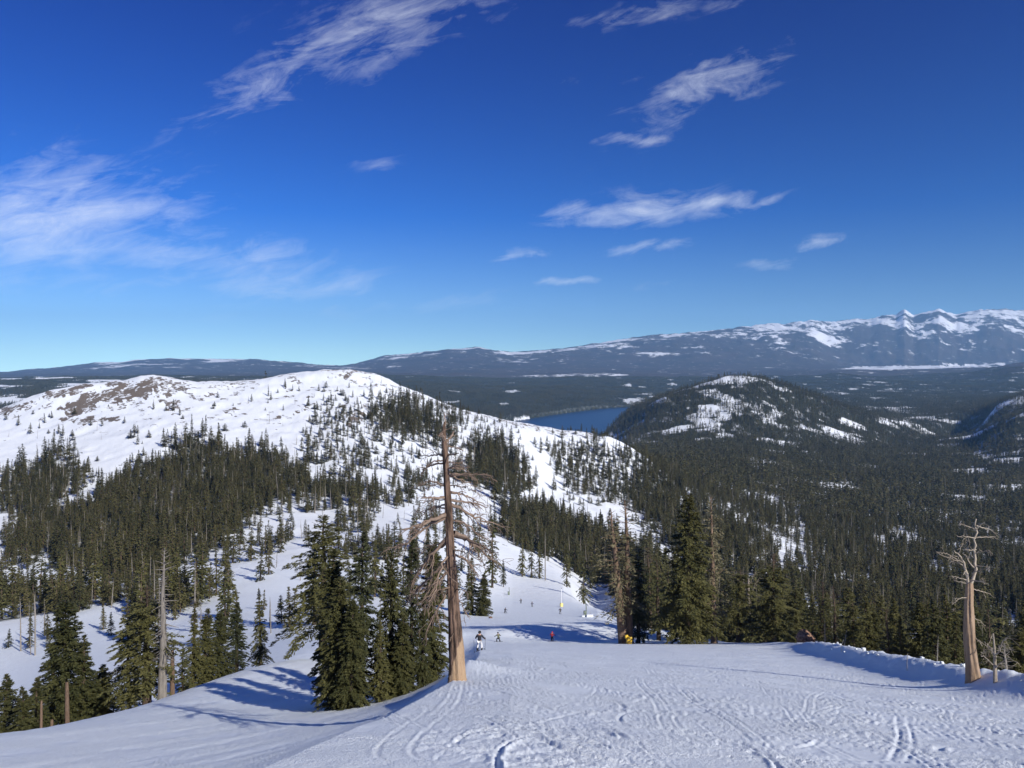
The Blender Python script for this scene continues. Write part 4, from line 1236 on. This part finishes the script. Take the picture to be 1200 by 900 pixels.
def limb(root_xyz, pts, r0, r1, seed, twigs=6, tl=.5, dy=None):
    """a limb through the given points with forking twigs, one mesh; every point in metres relative to the trunk foot"""
    g = np.random.default_rng(seed)
    P = np.array(pts, float)
    t = np.linspace(0, 1, len(P)); tt = np.linspace(0, 1, 14)
    Q = np.column_stack([np.interp(tt, t, P[:, k]) for k in range(3)])
    for _ in range(2): Q[1:-1] = .25 * Q[:-2] + .5 * Q[1:-1] + .25 * Q[2:]
    ln = float(np.sum(np.linalg.norm(np.diff(Q, axis=0), axis=1)))
    Q[2:-1] += g.normal(0, .014 * ln, (11, 3))
    r0 *= 1.15; r1 *= 1.3
    paths = [(Q, r0 + (r1 - r0) * tt ** .8)]
    D = (Q[-1] - Q[0]) / max(ln, 1e-6)

    def twig(o, d, l, r, lev):
        n = 6
        s = np.linspace(0, 1, n)
        w = np.cumsum(g.normal(0, .05 * l, (n, 3)), 0); w[0] = 0
        p = o + d * l * s[:, None] + w; p[:, 2] -= .22 * l * s ** 2
        paths.append((p, np.maximum(r * (1 - .8 * s), .0065)))
        if lev > 0:
            for _ in range(int(g.integers(2, 4))):
                k = int(g.integers(1, n - 1))
                dd = d + g.normal(0, .55, 3); dd /= np.linalg.norm(dd)
                twig(p[k], dd, l * g.uniform(.35, .65), r * .55, lev - 1)
    for _ in range(twigs):
        k = int(g.integers(4, 13))
        d = D + g.normal(0, .5, 3) + np.array([0, 0, -.1]); d /= np.linalg.norm(d)
        twig(Q[k], d, tl * ln * g.uniform(.3, .75), (r0 + (r1 - r0) * tt[k]) * .5, 1)
    return tube(paths, 5)


def snag(label, base_px, base_py, y0, trunk, limbs, mat_t, mat_l, seed, twigs=6, roots=True, name='dead_tree'):
    g = np.random.default_rng(seed)
    x, y, z = hit(base_px, base_py, y0 * .6, y0 * 1.8)
    t = thing(name, label, 'tree', (x, y, z))
    L_ = lambda px, py, off=0.0: ((px - 600) / F * (y + off) - x, off, (H0 - py) / F * (y + off) - z)
    P = [L_(a, b_) for a, b_, w in trunk]; Wd = [w / F * y * .5 for a, b_, w in trunk]
    tt = np.linspace(0, 1, len(P)); q = np.linspace(0, 1, 90)
    Pq = np.column_stack([np.interp(q, tt, np.array(P)[:, k]) for k in range(3)]); Wq = np.interp(q, tt, Wd)
    for _ in range(3): Pq[1:-1] = .25 * Pq[:-2] + .5 * Pq[1:-1] + .25 * Pq[2:]
    v, f = tube([(Pq, Wq)], 40)
    an = np.arctan2(v[:, 1] - np.interp(v[:, 2], Pq[:, 2], Pq[:, 1]), v[:, 0] - np.interp(v[:, 2], Pq[:, 2], Pq[:, 0]))
    k = 1 + .09 * np.sin(an * 5 + v[:, 2] * .4 + 1) + .06 * np.sin(an * 9 + v[:, 2] * 1.1) + .045 * np.sin(an * 17 + 2.2 * np.sin(v[:, 2] * .9)) + .03 * np.sin(an * 29 + v[:, 2] * 1.7) + .018 * g.normal(0, 1, len(v))
    flare = 1 + .10 * np.exp(-np.maximum(v[:, 2], 0) / .35) * (.6 + .4 * np.sin(an * 4 + 2)) * roots
    cx = np.interp(v[:, 2], Pq[:, 2], Pq[:, 0]); cy = np.interp(v[:, 2], Pq[:, 2], Pq[:, 1])
    v[:, 0] = cx + (v[:, 0] - cx) * k * flare; v[:, 1] = cy + (v[:, 1] - cy) * k * flare
    link('trunk', mesh_np(name + '_trunk', v, quads=f, mats=[mat_t], smooth=True), t)
    for i, lb in enumerate(limbs):
        pts, r0, r1 = lb[0], lb[1], lb[2]
        tw = lb[3] if len(lb) > 3 else twigs
        dep = g.normal(0, .32) if len(lb) < 5 else lb[4]
        n = len(pts)
        Ls = [L_(a, b_, dep * 3.0 * k / (n - 1)) for k, (a, b_) in enumerate(pts)]
        lv, lf = limb(None, Ls, r0, r1, seed * 100 + i, tw)
        link('branch', mesh_np(name + '_branch', lv, quads=lf, mats=[mat_l], smooth=True), t)
    return t, (x, y, z)


g = np.random.default_rng(44)
EXTRA = []
for i in range(14):       # finer dead limbs filling the upper and middle trunk
    yy_ = g.uniform(520, 690); xx_ = np.interp(yy_, [510, 600, 700], [520.5, 526, 531]); d_ = 1 if g.random() < .5 else -1
    l_ = np.interp(yy_, [520, 600, 690], [22, 42, 40]) * g.uniform(.5, 1.1); dr_ = np.interp(yy_, [520, 600, 690], [0, 10, 26]) * g.uniform(.6, 1.3)
    EXTRA.append(([(xx_, yy_), (xx_ + d_ * l_ * .5, yy_ + dr_ * .25), (xx_ + d_ * l_, yy_ + dr_)], g.uniform(.02, .038), .007, 8, g.normal(0, .45)))
HERO = EXTRA + [
 ([(521,516),(517,508),(514,511)], .06, .02, 3), ([(521,520),(528,512),(532,506)], .05, .02, 3), ([(520,505),(522,496),(520,484)], .045, .01, 2),
 ([(519,533),(506,534),(492,533)], .03, .012, 4), ([(519,540),(508,540),(500,548)], .03, .01, 4), ([(519,543),(505,545),(496,550)], .035, .012, 5),
 ([(523,523),(534,524),(542,528)], .03, .01, 5), ([(524,533),(532,533),(538,531)], .025, .01, 3), ([(524,549),(535,546),(548,549)], .035, .012, 5),
 ([(525,558),(548,556),(575,557)], .045, .012, 7), ([(525,557),(538,562),(552,566)], .035, .012, 5), ([(521,583),(508,583),(494,584)], .05, .015, 5),
 ([(522,570),(506,563),(490,570)], .035, .012, 5), ([(522,596),(508,592),(492,606)], .03, .012, 5),
 ([(528,577),(542,579),(567,590)], .05, .012, 8), ([(528,586),(548,588),(571,595)], .05, .012, 8), ([(528,591),(546,601),(562,609),(590,618)], .065, .012, 8),
 ([(523,603),(508,608),(490,616),(470,621)], .085, .02, 10), ([(523,607),(505,614),(484,630),(462,644)], .06, .015, 9), ([(524,630),(508,648),(494,664),(480,690)], .075, .015, 10),
 ([(524,636),(510,644),(500,656),(488,672)], .055, .012, 8), ([(525,660),(506,673),(490,690),(479,706)], .07, .012, 10), ([(526,668),(514,682),(505,696),(495,716)], .055, .012, 9),
 ([(527,684),(521,702),(508,722),(499,742)], .05, .01, 9), ([(526,650),(516,665),(511,690),(502,705)], .045, .01, 8),
 ([(532,624),(545,630),(560,642),(580,658)], .085, .015, 10), ([(533,628),(550,633),(566,640),(579,648)], .06, .012, 8), ([(533,650),(545,655),(556,668),(561,676)], .04, .01, 6),
 ([(533,610),(546,614),(560,626),(574,634)], .04, .01, 7), ([(535,700),(541,708),(546,720)], .02, .008, 4), ([(534,690),(544,692),(549,697)], .018, .008, 3),
 ([(531,738),(526,745),(528,752)], .03, .01, 2), ([(527,735),(532,740),(527,752)], .03, .01, 2),
]
snag('great broken snag with brown bark, bare limbs and an orange stripped foot', 535, 797, 36,
     [(535.5, 806, 21), (535.5, 797, 19), (535, 780, 17), (534, 760, 16), (532, 720, 13.2), (530, 680, 11.4), (528, 650, 10.2), (526, 600, 8.4), (523.5, 560, 7.0), (522, 530, 6.2), (520.5, 512, 5.2), (520.5, 500, 3.4), (520.5, 494, 1)],
     HERO, m_bare, M_LIMB, 3)
RS = [
 ([(1135,688),(1133,672),(1130,658),(1125,651),(1118,645)], .11, .03, 5, .0), ([(1132,666),(1122,658),(1112,653),(1101,650)], .06, .015, 8, .1), ([(1130,660),(1120,655),(1110,648),(1103,649)], .045, .012, 6, -.1),
 ([(1137,686),(1141,676),(1143,660),(1143.5,640),(1144,620),(1144,608)], .13, .035, 4, .0),
 ([(1143,620),(1134,617),(1124,613)], .045, .012, 5), ([(1143,631),(1132,629),(1121,627)], .045, .012, 6), ([(1144,616),(1154,619),(1164,622)], .045, .012, 5),
 ([(1144,630),(1155,629),(1167,629)], .045, .012, 6), ([(1144,644),(1137,645),(1131,644)], .035, .01, 4), ([(1144,648),(1152,646),(1161,646)], .04, .012, 6), ([(1143,622),(1150,614),(1154,612)], .04, .012, 4),
 ([(1143,662),(1150,664),(1157,664)], .04, .012, 5), ([(1134,680),(1124,677),(1115,675)], .05, .012, 6), ([(1139,680),(1148,681),(1155,682)], .045, .012, 6), ([(1139,690),(1150,693),(1161,696)], .045, .012, 5),
 ([(1134,684),(1126,682),(1117,680)], .04, .012, 5), ([(1139,672),(1150,668),(1158,666)], .04, .012, 4), ([(1134,700),(1126,701),(1120,704)], .03, .01, 4), ([(1141,746),(1148,752),(1160,759)], .035, .01, 5), ([(1139,720),(1146,727),(1155,733)], .03, .01, 4),
]
snag('great dead trunk with pale orange wood and a forked silver top on the bank', 1140, 797, 46,
     [(1142, 804, 18), (1141.5, 797, 15.5), (1139, 780, 13.2), (1136.5, 755, 11.8), (1135.5, 730, 10.6), (1135.5, 705, 8.6), (1136, 690, 7.6), (1136.3, 683, 6)], [(l[0], l[1] * .72, l[2] * .7, max(2, l[3] - 2), *l[4:]) for l in RS], M_ORANGE, M_SILVER, 7)
WF = [([(878,726),(876,700),(873,684),(868,672)], .06, .02, 7), ([(879,720),(881,698),(886,684),(890,676)], .06, .02, 7), ([(878,735),(868,722),(858,716)], .05, .015, 6), ([(879,730),(889,718),(894,712)], .05, .015, 6),
      ([(878,700),(866,688),(860,684)], .04, .012, 5), ([(879,738),(870,735),(862,732)], .03, .01, 4), ([(877,690),(884,672),(896,660)], .04, .012, 6), ([(876,695),(866,676),(862,668)], .035, .01, 5)]
snag('white forked dead tree with twisted limbs at the crest of the run', 880, 741, 114,
     [(880, 746, 6), (880, 741, 5), (879, 730, 4.5), (878, 715, 3.6), (877, 695, 2.6), (877, 678, 1.5)], WF, M_SILVER, M_SILVER, 11, roots=False)
WG = [([(1166,775),(1168,762),(1176,752),(1180,748)], .04, .012, 5), ([(1165,768),(1160,758),(1153,752)], .035, .01, 5), ([(1166,784),(1175,774),(1183,770)], .03, .01, 4), ([(1165,780),(1157,772),(1150,768)], .03, .01, 4)]
snag('small white forked dead tree on the bank right of the great dead trunk', 1166, 800, 43,
     [(1166.5, 806, 5), (1166.5, 799, 4.4), (1166, 780, 3.4), (1165.5, 760, 2), (1164, 742, 1)], WG, M_SILVER, M_SILVER, 13, roots=False)

# ------------------------------------------------------------------ boulder, poles, snowmaking gear
def plain(name, col, rough=.6, var=.12, metal=0.0, scale=8):
    mt, nt, b = node_mat(name)
    n = noise_n(nt, scale, 4, .6)
    lo_ = tuple(max(0, c * (1 - var)) for c in col); hi_ = tuple(min(1, c * (1 + var)) for c in col)
    nt.links.new(mixc(nt, n, lo_, hi_), b.inputs['Base Color'])
    b.inputs['Roughness'].default_value = rough; b.inputs['Metallic'].default_value = metal
    return mt


M_YEL = plain('yellow_vinyl', (.75, .47, .03), .45)
M_PALE = plain('faded_yellow_vinyl', (.70, .60, .22), .5)
M_BLK = plain('black_fabric', (.012, .012, .014), .7)
M_WHITE = plain('white_paint', (.75, .75, .74), .5)
M_GSTEEL = plain('green_grey_steel', (.16, .19, .14), .5)
M_STRAP = plain('grey_strap', (.10, .10, .10), .7)


def rounded_box(name, size, mat, parent=None, loc=(0, 0, 0), rot=(0, 0, 0), bev=.12, sub=True, dent=.03, seed=0):
    import bmesh
    bm = bmesh.new()
    bmesh.ops.create_cube(bm, size=1)
    bmesh.ops.subdivide_edges(bm, edges=bm.edges[:], cuts=4, use_grid_fill=True)
    g = np.random.default_rng(seed)
    for v in bm.verts:
        c = Vector(v.co)
        m_ = max(abs(c.x), abs(c.y), abs(c.z))
        sph = c.normalized() * .62
        v.co = c.lerp(sph, bev * 2.2 * (abs(c.x) + abs(c.y) + abs(c.z) - .5))
        v.co += Vector(g.normal(0, dent, 3))
        v.co = Vector((v.co.x * size[0], v.co.y * size[1], v.co.z * size[2]))
    me = bpy.data.meshes.new(name); bm.to_mesh(me); bm.free()
    me.materials.append(mat)
    me.polygons.foreach_set('use_smooth', np.ones(len(me.polygons), bool))
    return link(name, me, parent, loc, rot)


# boulder beside the run
import bmesh
bm = bmesh.new(); bmesh.ops.create_icosphere(bm, subdivisions=4, radius=1)
for v in bm.verts:
    c = v.co.copy()
    k = 1 + .28 * float(fbm(np.array([c.x * 1.3 + c.z]), np.array([c.y * 1.3 - c.z * .7]), 3, 201)[0]) + .1 * float(fbm(np.array([c.x * 5 + c.z * 2]), np.array([c.y * 5 + c.z * 3]), 2, 205)[0])
    c = c * k
    for nx_, ny_, nz_, d_ in ((.7, -.3, .65, .72), (-.75, -.2, .55, .7), (.1, -.95, .2, .75)):
        nn = Vector((nx_, ny_, nz_)).normalized(); e = c.dot(nn) - d_
        if e > 0: c -= nn * e * .85
    v.co = Vector((c.x * 1.25, c.y * 1.0, c.z * .95))
me = bpy.data.meshes.new('boulder'); bm.to_mesh(me); bm.free()
m_rock, nt, b = node_mat('reddish_rock'); n = noise_n(nt, 3, 6, .65)
nt.links.new(mixc(nt, ramp_n(nt, n, .35, .65), (.10, .055, .035), (.36, .21, .14)), b.inputs['Base Color']); b.inputs['Roughness'].default_value = .9; bump_n(nt, b, n, .9, .12)
me.materials.append(m_rock)
bx, by = (944 - 600) / F * 106, 106.0
tag(link('boulder', me, None, (bx, by, (H0 - 749) / F * by + .2)), 'reddish brown boulder at the crest of the run under the firs', 'rock')


def pole(name, label, px, py, y0, h, r, mat, lean=0.0):
    x, y, z = hit(px, py, y0 * .6, y0 * 1.7)
    v, f = tube([(np.array([[0, 0, -.5], [0, 0, h * .5], [lean * h, 0, h]]), np.array([r, r, r * .8]))], 8)
    return tag(link(name, mesh_np(name, v, quads=f, mats=[mat], smooth=True), None, (x, y, z)), label, 'pole')


pole('marker_pole', 'thin grey marker pole standing in the snow of the bank', 1063, 786, 56, 1.15, .022, M_GREY, .02)
pole('bamboo_pole', 'thin dark pole stuck in the bank beneath the leaning dead tree', 986, 764, 78, 1.2, .025, M_STRAP, .18)

# yellow pad wrapped against the twin pines
x, y, z = (737.5 - 600) / F * 124.5, 124.5, 0.0
z = float(ground(x, y))
pad = thing('crash_pad', 'yellow padded cushion leaning at the foot of the sparse twin pines', 'safety pad', (x, y, z))
rounded_box('cushion', (.8, .45, 1.25), M_YEL, pad, (0, 0, .6), (0, .22, .1), .12, dent=.012, seed=1)
rounded_box('cushion', (.5, .4, .6), M_YEL, pad, (-.42, .1, 1.1), (0, -.2, .3), .14, dent=.012, seed=2)
for k in (.4, .85): rounded_box('strap', (.83, .48, .06), M_STRAP, pad, (.03 * k, -.005, k), (0, .22, .1), .02, dent=.001, seed=3)


def snow_lance(label, px, py, y0, h, padded, lean=0.0, colour=None):
    x, y, z = hit(px, py, y0 * .6, y0 * 1.7)
    t = thing('snow_lance', label, 'snow gun', (x, y, z))
    v, f = tube([(np.array([[0, 0, -.6], [0, 0, h * .5], [lean * h, 0, h]]), np.array([.13, .12, .10]))], 8)
    link('pole', mesh_np('lance_pole', v, quads=f, mats=[colour or M_WHITE], smooth=True), t)
    v, f = tube([(np.array([[lean * h, 0, h - .02], [lean * h, -.08, h + .18], [lean * h, -.4, h + .3]]), np.array([.1, .13, .1]))], 8)
    link('nozzle', mesh_np('lance_nozzle', v, quads=f, mats=[M_STRAP], smooth=True), t)
    if padded: rounded_box('pad', (1.0, .9, 1.25), M_PALE, t, (0, 0, .6), (0, 0, .2), .16, dent=.01, seed=4)
    else: rounded_box('hydrant_box', (.7, .7, 1.6), M_GSTEEL, t, (-.35, 0, .7), (0, 0, .1), .08, dent=.005, seed=5)
    return t


snow_lance('white snow lance with a yellow padded foot on the right side of the run', 658, 711, 280, 6.2, True)
snow_lance('grey snow lance with a green steel box at the right edge of the run', 687, 722.5, 240, 4.9, False, -.08, M_GSTEEL)
snow_lance('thin dark snow lance far up on the left of the run', 597, 697.5, 320, 3.0, False, -.05, M_GSTEEL)
g = np.random.default_rng(3)
for i, (px, py, s_) in enumerate(((691, 723, .9), (684, 723, .6), (575, 724.5, .5))):
    x, y, z = hit(px, py, 120, 420)
    o = rounded_box('snow_mound' if i < 2 else 'rock', (s_ * 1.9, s_ * 1.4, s_ * .8), m_snow if i < 2 else m_rock, None, (x, y, z + s_ * .3), (0, 0, i), .16, dent=.05, seed=20 + i)
    tag(o, ['pile of pushed snow right of the grey snow lance', 'low pile of snow left of the grey snow lance', 'small dark rock beside the fir pair on the run'][i], ['snow pile', 'snow pile', 'rock'][i])
# clods thrown up along the bank crest
g = np.random.default_rng(14)
cl = [rounded_box('snow_clod', (1, .9, .8), m_snow, None, (0, 0, 0), (0, 0, 0), .05, dent=.10, seed=40 + i) for i in range(3)]
k = 0
for i in range(44):
    a = g.uniform(0, 1) ** .8; yq = 36 + 55 * a
    xq = np.interp(yq, BERM[:, 1], BERM[:, 0]) + g.normal(0, .55)
    s_ = float(np.clip(g.lognormal(-2.25, .5), .05, .3))
    o = cl[k] if k < 3 else cl[k % 3].copy()
    if k >= 3: COL.objects.link(o)
    k += 1
    o.location = (xq, yq, float(ground(xq, yq)) + s_ * .22); o.scale = (s_, s_, s_); o.rotation_euler = (g.uniform(-.4, .4), g.uniform(-.4, .4), g.uniform(0, 6))
    tag(o, 'lump of ploughed snow lying along the crest of the right bank', 'snow clod', 'snow clods along the bank')

# ------------------------------------------------------------------ people on the run
SK = {}


def skin_mesh(name, joints, edges, radii, mat, root, sub=2):
    me = bpy.data.meshes.new(name)
    names = list(joints)
    me.from_pydata([joints[k] for k in names], [(names.index(a), names.index(b_)) for a, b_ in edges], [])
    o = bpy.data.objects.new(name, me); COL.objects.link(o)
    sk = o.modifiers.new('skin', 'SKIN')
    for i, k in enumerate(names):
        r = radii[k]
        me.skin_vertices[0].data[i].radius = r if isinstance(r, tuple) else (r, r)
        me.skin_vertices[0].data[i].use_root = (k == root)
    sb = o.modifiers.new('sub', 'SUBSURF'); sb.levels = sb.render_levels = sub
    dg = bpy.context.evaluated_depsgraph_get()
    ev = bpy.data.meshes.new_from_object(o.evaluated_get(dg))
    ev.materials.clear(); ev.materials.append(mat)
    ev.polygons.foreach_set('use_smooth', np.ones(len(ev.polygons), bool))
    ev.name = name
    bpy.data.objects.remove(o); bpy.data.meshes.remove(me)
    return ev


M_SKIN = plain('skin', (.48, .29, .21), .5, .05)
M_GOG = plain('goggle_lens', (.03, .03, .035), .15, .0)


def person(label, px, py, y0, face, jacket, trousers, helmet, pose, board, gear_word, mirror=1):
    x, y, z = hit(px, py, y0 * .6, y0 * 1.7)
    J = {k: tuple(v) for k, v in POSES[pose].items()}
    BE = [('pelvis', 'waist'), ('waist', 'chest'), ('chest', 'neck'), ('neck', 'head'), ('head', 'crown'), ('chest', 'sl'), ('sl', 'el'), ('el', 'wl'), ('wl', 'hl'), ('chest', 'sr'), ('sr', 'er'), ('er', 'wr'), ('wr', 'hr'),
          ('pelvis', 'tl'), ('tl', 'kl'), ('kl', 'al'), ('al', 'fl'), ('pelvis', 'tr'), ('tr', 'kr'), ('kr', 'ar'), ('ar', 'fr')]
    RAD = dict(pelvis=(.15, .12), waist=(.135, .105), chest=(.165, .12), neck=.06, head=(.085, .10), crown=.07, sl=.07, el=.05, wl=.036, hl=.04, sr=.07, er=.05, wr=.036, hr=.04,
               tl=.095, kl=.062, al=.045, fl=.04, tr=.095, kr=.062, ar=.045, fr=.04)
    body = link('person', skin_mesh('person_body', J, BE, RAD, M_SKIN, 'pelvis', 1), None, (x, y, z), (0, 0, face))
    tag(body, label, 'person', 'skiers and snowboarders on the run')

    def wear(nm, keys, add, mat, root, sub=1):
        e = [(a, b_) for a, b_ in BE if a in keys and b_ in keys]
        rr = {k: tuple(q + add for q in (RAD[k] if isinstance(RAD[k], tuple) else (RAD[k],) * 2)) for k in keys}
        link(nm, skin_mesh(nm, {k: J[k] for k in keys}, e, rr, mat, root, sub), body)
    wear('jacket', ['pelvis', 'waist', 'chest', 'sl', 'el', 'wl', 'sr', 'er', 'wr'], .032, jacket, 'waist')
    wear('trousers', ['pelvis', 'tl', 'kl', 'al', 'tr', 'kr', 'ar'], .028, trousers, 'pelvis')
    hd = Vector(J['head']); cr = Vector(J['crown']); up = (cr - hd).normalized()
    bm = bmesh.new(); bmesh.ops.create_uvsphere(bm, u_segments=14, v_segments=8, radius=.15)
    bmesh.ops.delete(bm, geom=[v for v in bm.verts if v.co.z < -.085], context='VERTS')
    me = bpy.data.meshes.new('helmet'); bm.to_mesh(me); bm.free(); me.materials.append(helmet)
    link('helmet', me, body, hd + up * .05)
    rounded_box('goggles', (.17, .06, .08), M_GOG, body, hd + Vector((0, -.11, .03)), (0, 0, 0), .1, dent=0)
    for s_ in ('l', 'r'):
        rounded_box('boot', (.13, .30, .22), M_BLK, body, Vector(J['a' + s_]) + Vector((0, -.05, -.02)), (0, 0, 0), .1, dent=0)
        rounded_box('glove', (.10, .12, .13), M_BLK, body, Vector(J['h' + s_]), (0, 0, 0), .14, dent=0)
    # skis or board lie on the snow; they tilt with the slope
    nv = Vector((float(ground(x + .5, y) - ground(x - .5, y)), float(ground(x, y + .5) - ground(x, y - .5)), 0))
    def flat(nm, lab, w, l, off, ang):
        o = rounded_box(nm, (w, l, .03), M_BLK, None, (0, 0, 0), (0, 0, 0), .03, dent=0)
        p = Matrix.Rotation(face, 3, 'Z') @ Vector(off)
        zz = float(ground(x + p.x, y + p.y)) + .05
        nrm = Vector((-nv.x, -nv.y, 1)).normalized()
        dr = Matrix.Rotation(face + ang, 3, 'Z') @ Vector((0, 1, 0)); dr = (dr - nrm * dr.dot(nrm)).normalized(); sd = dr.cross(nrm)
        o.matrix_world = Matrix.Translation((x + p.x, y + p.y, zz)) @ Matrix((sd, dr, nrm)).transposed().to_4x4()
        tag(o, lab, nm)
    fl, fr = Vector(J['al']), Vector(J['ar'])
    if board: flat('snowboard', 'black snowboard under ' + gear_word, .28, 1.5, ((fl.x + fr.x) / 2, (fl.y + fr.y) / 2, 0), R_(90))
    else:
        flat('ski', 'black ski under the left foot of ' + gear_word, .09, 1.65, (fl.x, fl.y, 0), -.12)
        flat('ski', 'black ski under the right foot of ' + gear_word, .09, 1.65, (fr.x, fr.y, 0), .16)
    return body


def P_(stance, crouch, lean, arms):
    h = .92 - crouch
    d = dict(pelvis=(0, crouch * .35, h), waist=(0, crouch * .25 - lean * .1, h + .20), chest=(0, -lean * .3 + crouch * .2, h + .42), neck=(0, -lean * .42 + crouch * .15, h + .60), head=(0, -lean * .5 + crouch * .12, h + .70), crown=(0, -lean * .52 + crouch * .1, h + .80))
    for s_, k in (('l', -1), ('r', 1)):
        d['s' + s_] = (k * .19, d['chest'][1], h + .50)
        d['e' + s_] = (k * (.30 + .08 * arms), d['chest'][1] - .06, h + .26 + .10 * arms)
        d['w' + s_] = (k * (.33 + .20 * arms), d['chest'][1] - .24, h + .10 + .14 * arms)
        d['h' + s_] = (k * (.34 + .23 * arms), d['chest'][1] - .31, h + .07 + .14 * arms)
        d['t' + s_] = (k * .10, d['pelvis'][1], h - .06)
        d['k' + s_] = (k * (stance * .6 + .05), -.10 - crouch * .5, .50 - crouch * .25)
        d['a' + s_] = (k * stance, .02, .14)
        d['f' + s_] = (k * stance * 1.05, -.14, .09)
    return d


POSES = {'stand': P_(.20, .05, .12, .35), 'ride': P_(.27, .26, .5, .7), 'glide': P_(.15, .14, .3, .5)}
M_WHP = plain('white_trousers', (.72, .71, .70), .7)
M_BJ = plain('black_jacket', (.018, .018, .022), .65)
M_CAMO = plain('camouflage_jacket', (.10, .105, .055), .8, .75, scale=9)
M_RED = plain('red_jacket', (.52, .035, .04), .7)
M_NAVY = plain('navy_jacket', (.03, .04, .07), .7)
M_GRY = plain('grey_trousers', (.10, .10, .11), .7)
person('skier in a black jacket and white trousers nearest the broken snag', 562, 762, 66, R_(172), M_BJ, M_WHP, M_BLK, 'stand', False, 'the skier in white trousers')
person('crouching snowboarder in a camouflage jacket and black trousers', 584, 752, 108, R_(200), M_CAMO, M_BLK, M_BLK, 'ride', True, 'the snowboarder in the camouflage jacket')
person('snowboarder in a long red jacket and dark trousers', 647, 751.5, 104, R_(165), M_RED, M_BLK, M_RED, 'glide', True, 'the snowboarder in the red jacket')
person('distant dark skier leftmost and lowest of the three tiny ones', 592, 718.5, 230, R_(150), M_BJ, M_BLK, M_BLK, 'ride', False, 'the leftmost distant skier')
person('distant dark skier highest up of the tiny figures', 610.5, 707, 270, R_(190), M_BJ, M_BLK, M_BLK, 'glide', False, 'the highest distant skier')
person('distant navy skier just right of the highest tiny figure', 623.5, 711, 255, R_(170), M_NAVY, M_GRY, M_BLK, 'glide', False, 'the distant navy skier')
person('distant dark skier standing in front of the yellow padded lance', 656.5, 719.5, 225, R_(180), M_BJ, M_GRY, M_BLK, 'stand', False, 'the skier before the yellow lance foot')

# poles of the nearest skier
g = np.random.default_rng(2)
sx_, sy_, sz_ = hit(562, 762, 40, 110)
for side, lab in ((-1, 'thin ski pole at the left of the skier in white trousers'), (1, 'thin ski pole at the right of the skier in white trousers')):
    v, f = tube([(np.array([[0, 0, 0], [.03 * side, .05, .55], [.05 * side, .12, 1.1]]), np.array([.012, .014, .016])), (np.array([[0, 0, .08], [0, 0, .10]]), np.array([.05, .05]))], 6)
    xx, yy = sx_ + side * .48, sy_ + .1
    tag(link('ski_pole', mesh_np('ski_pole', v, quads=f, mats=[M_BLK]), None, (xx, yy, float(ground(xx, yy)))), lab, 'ski pole')
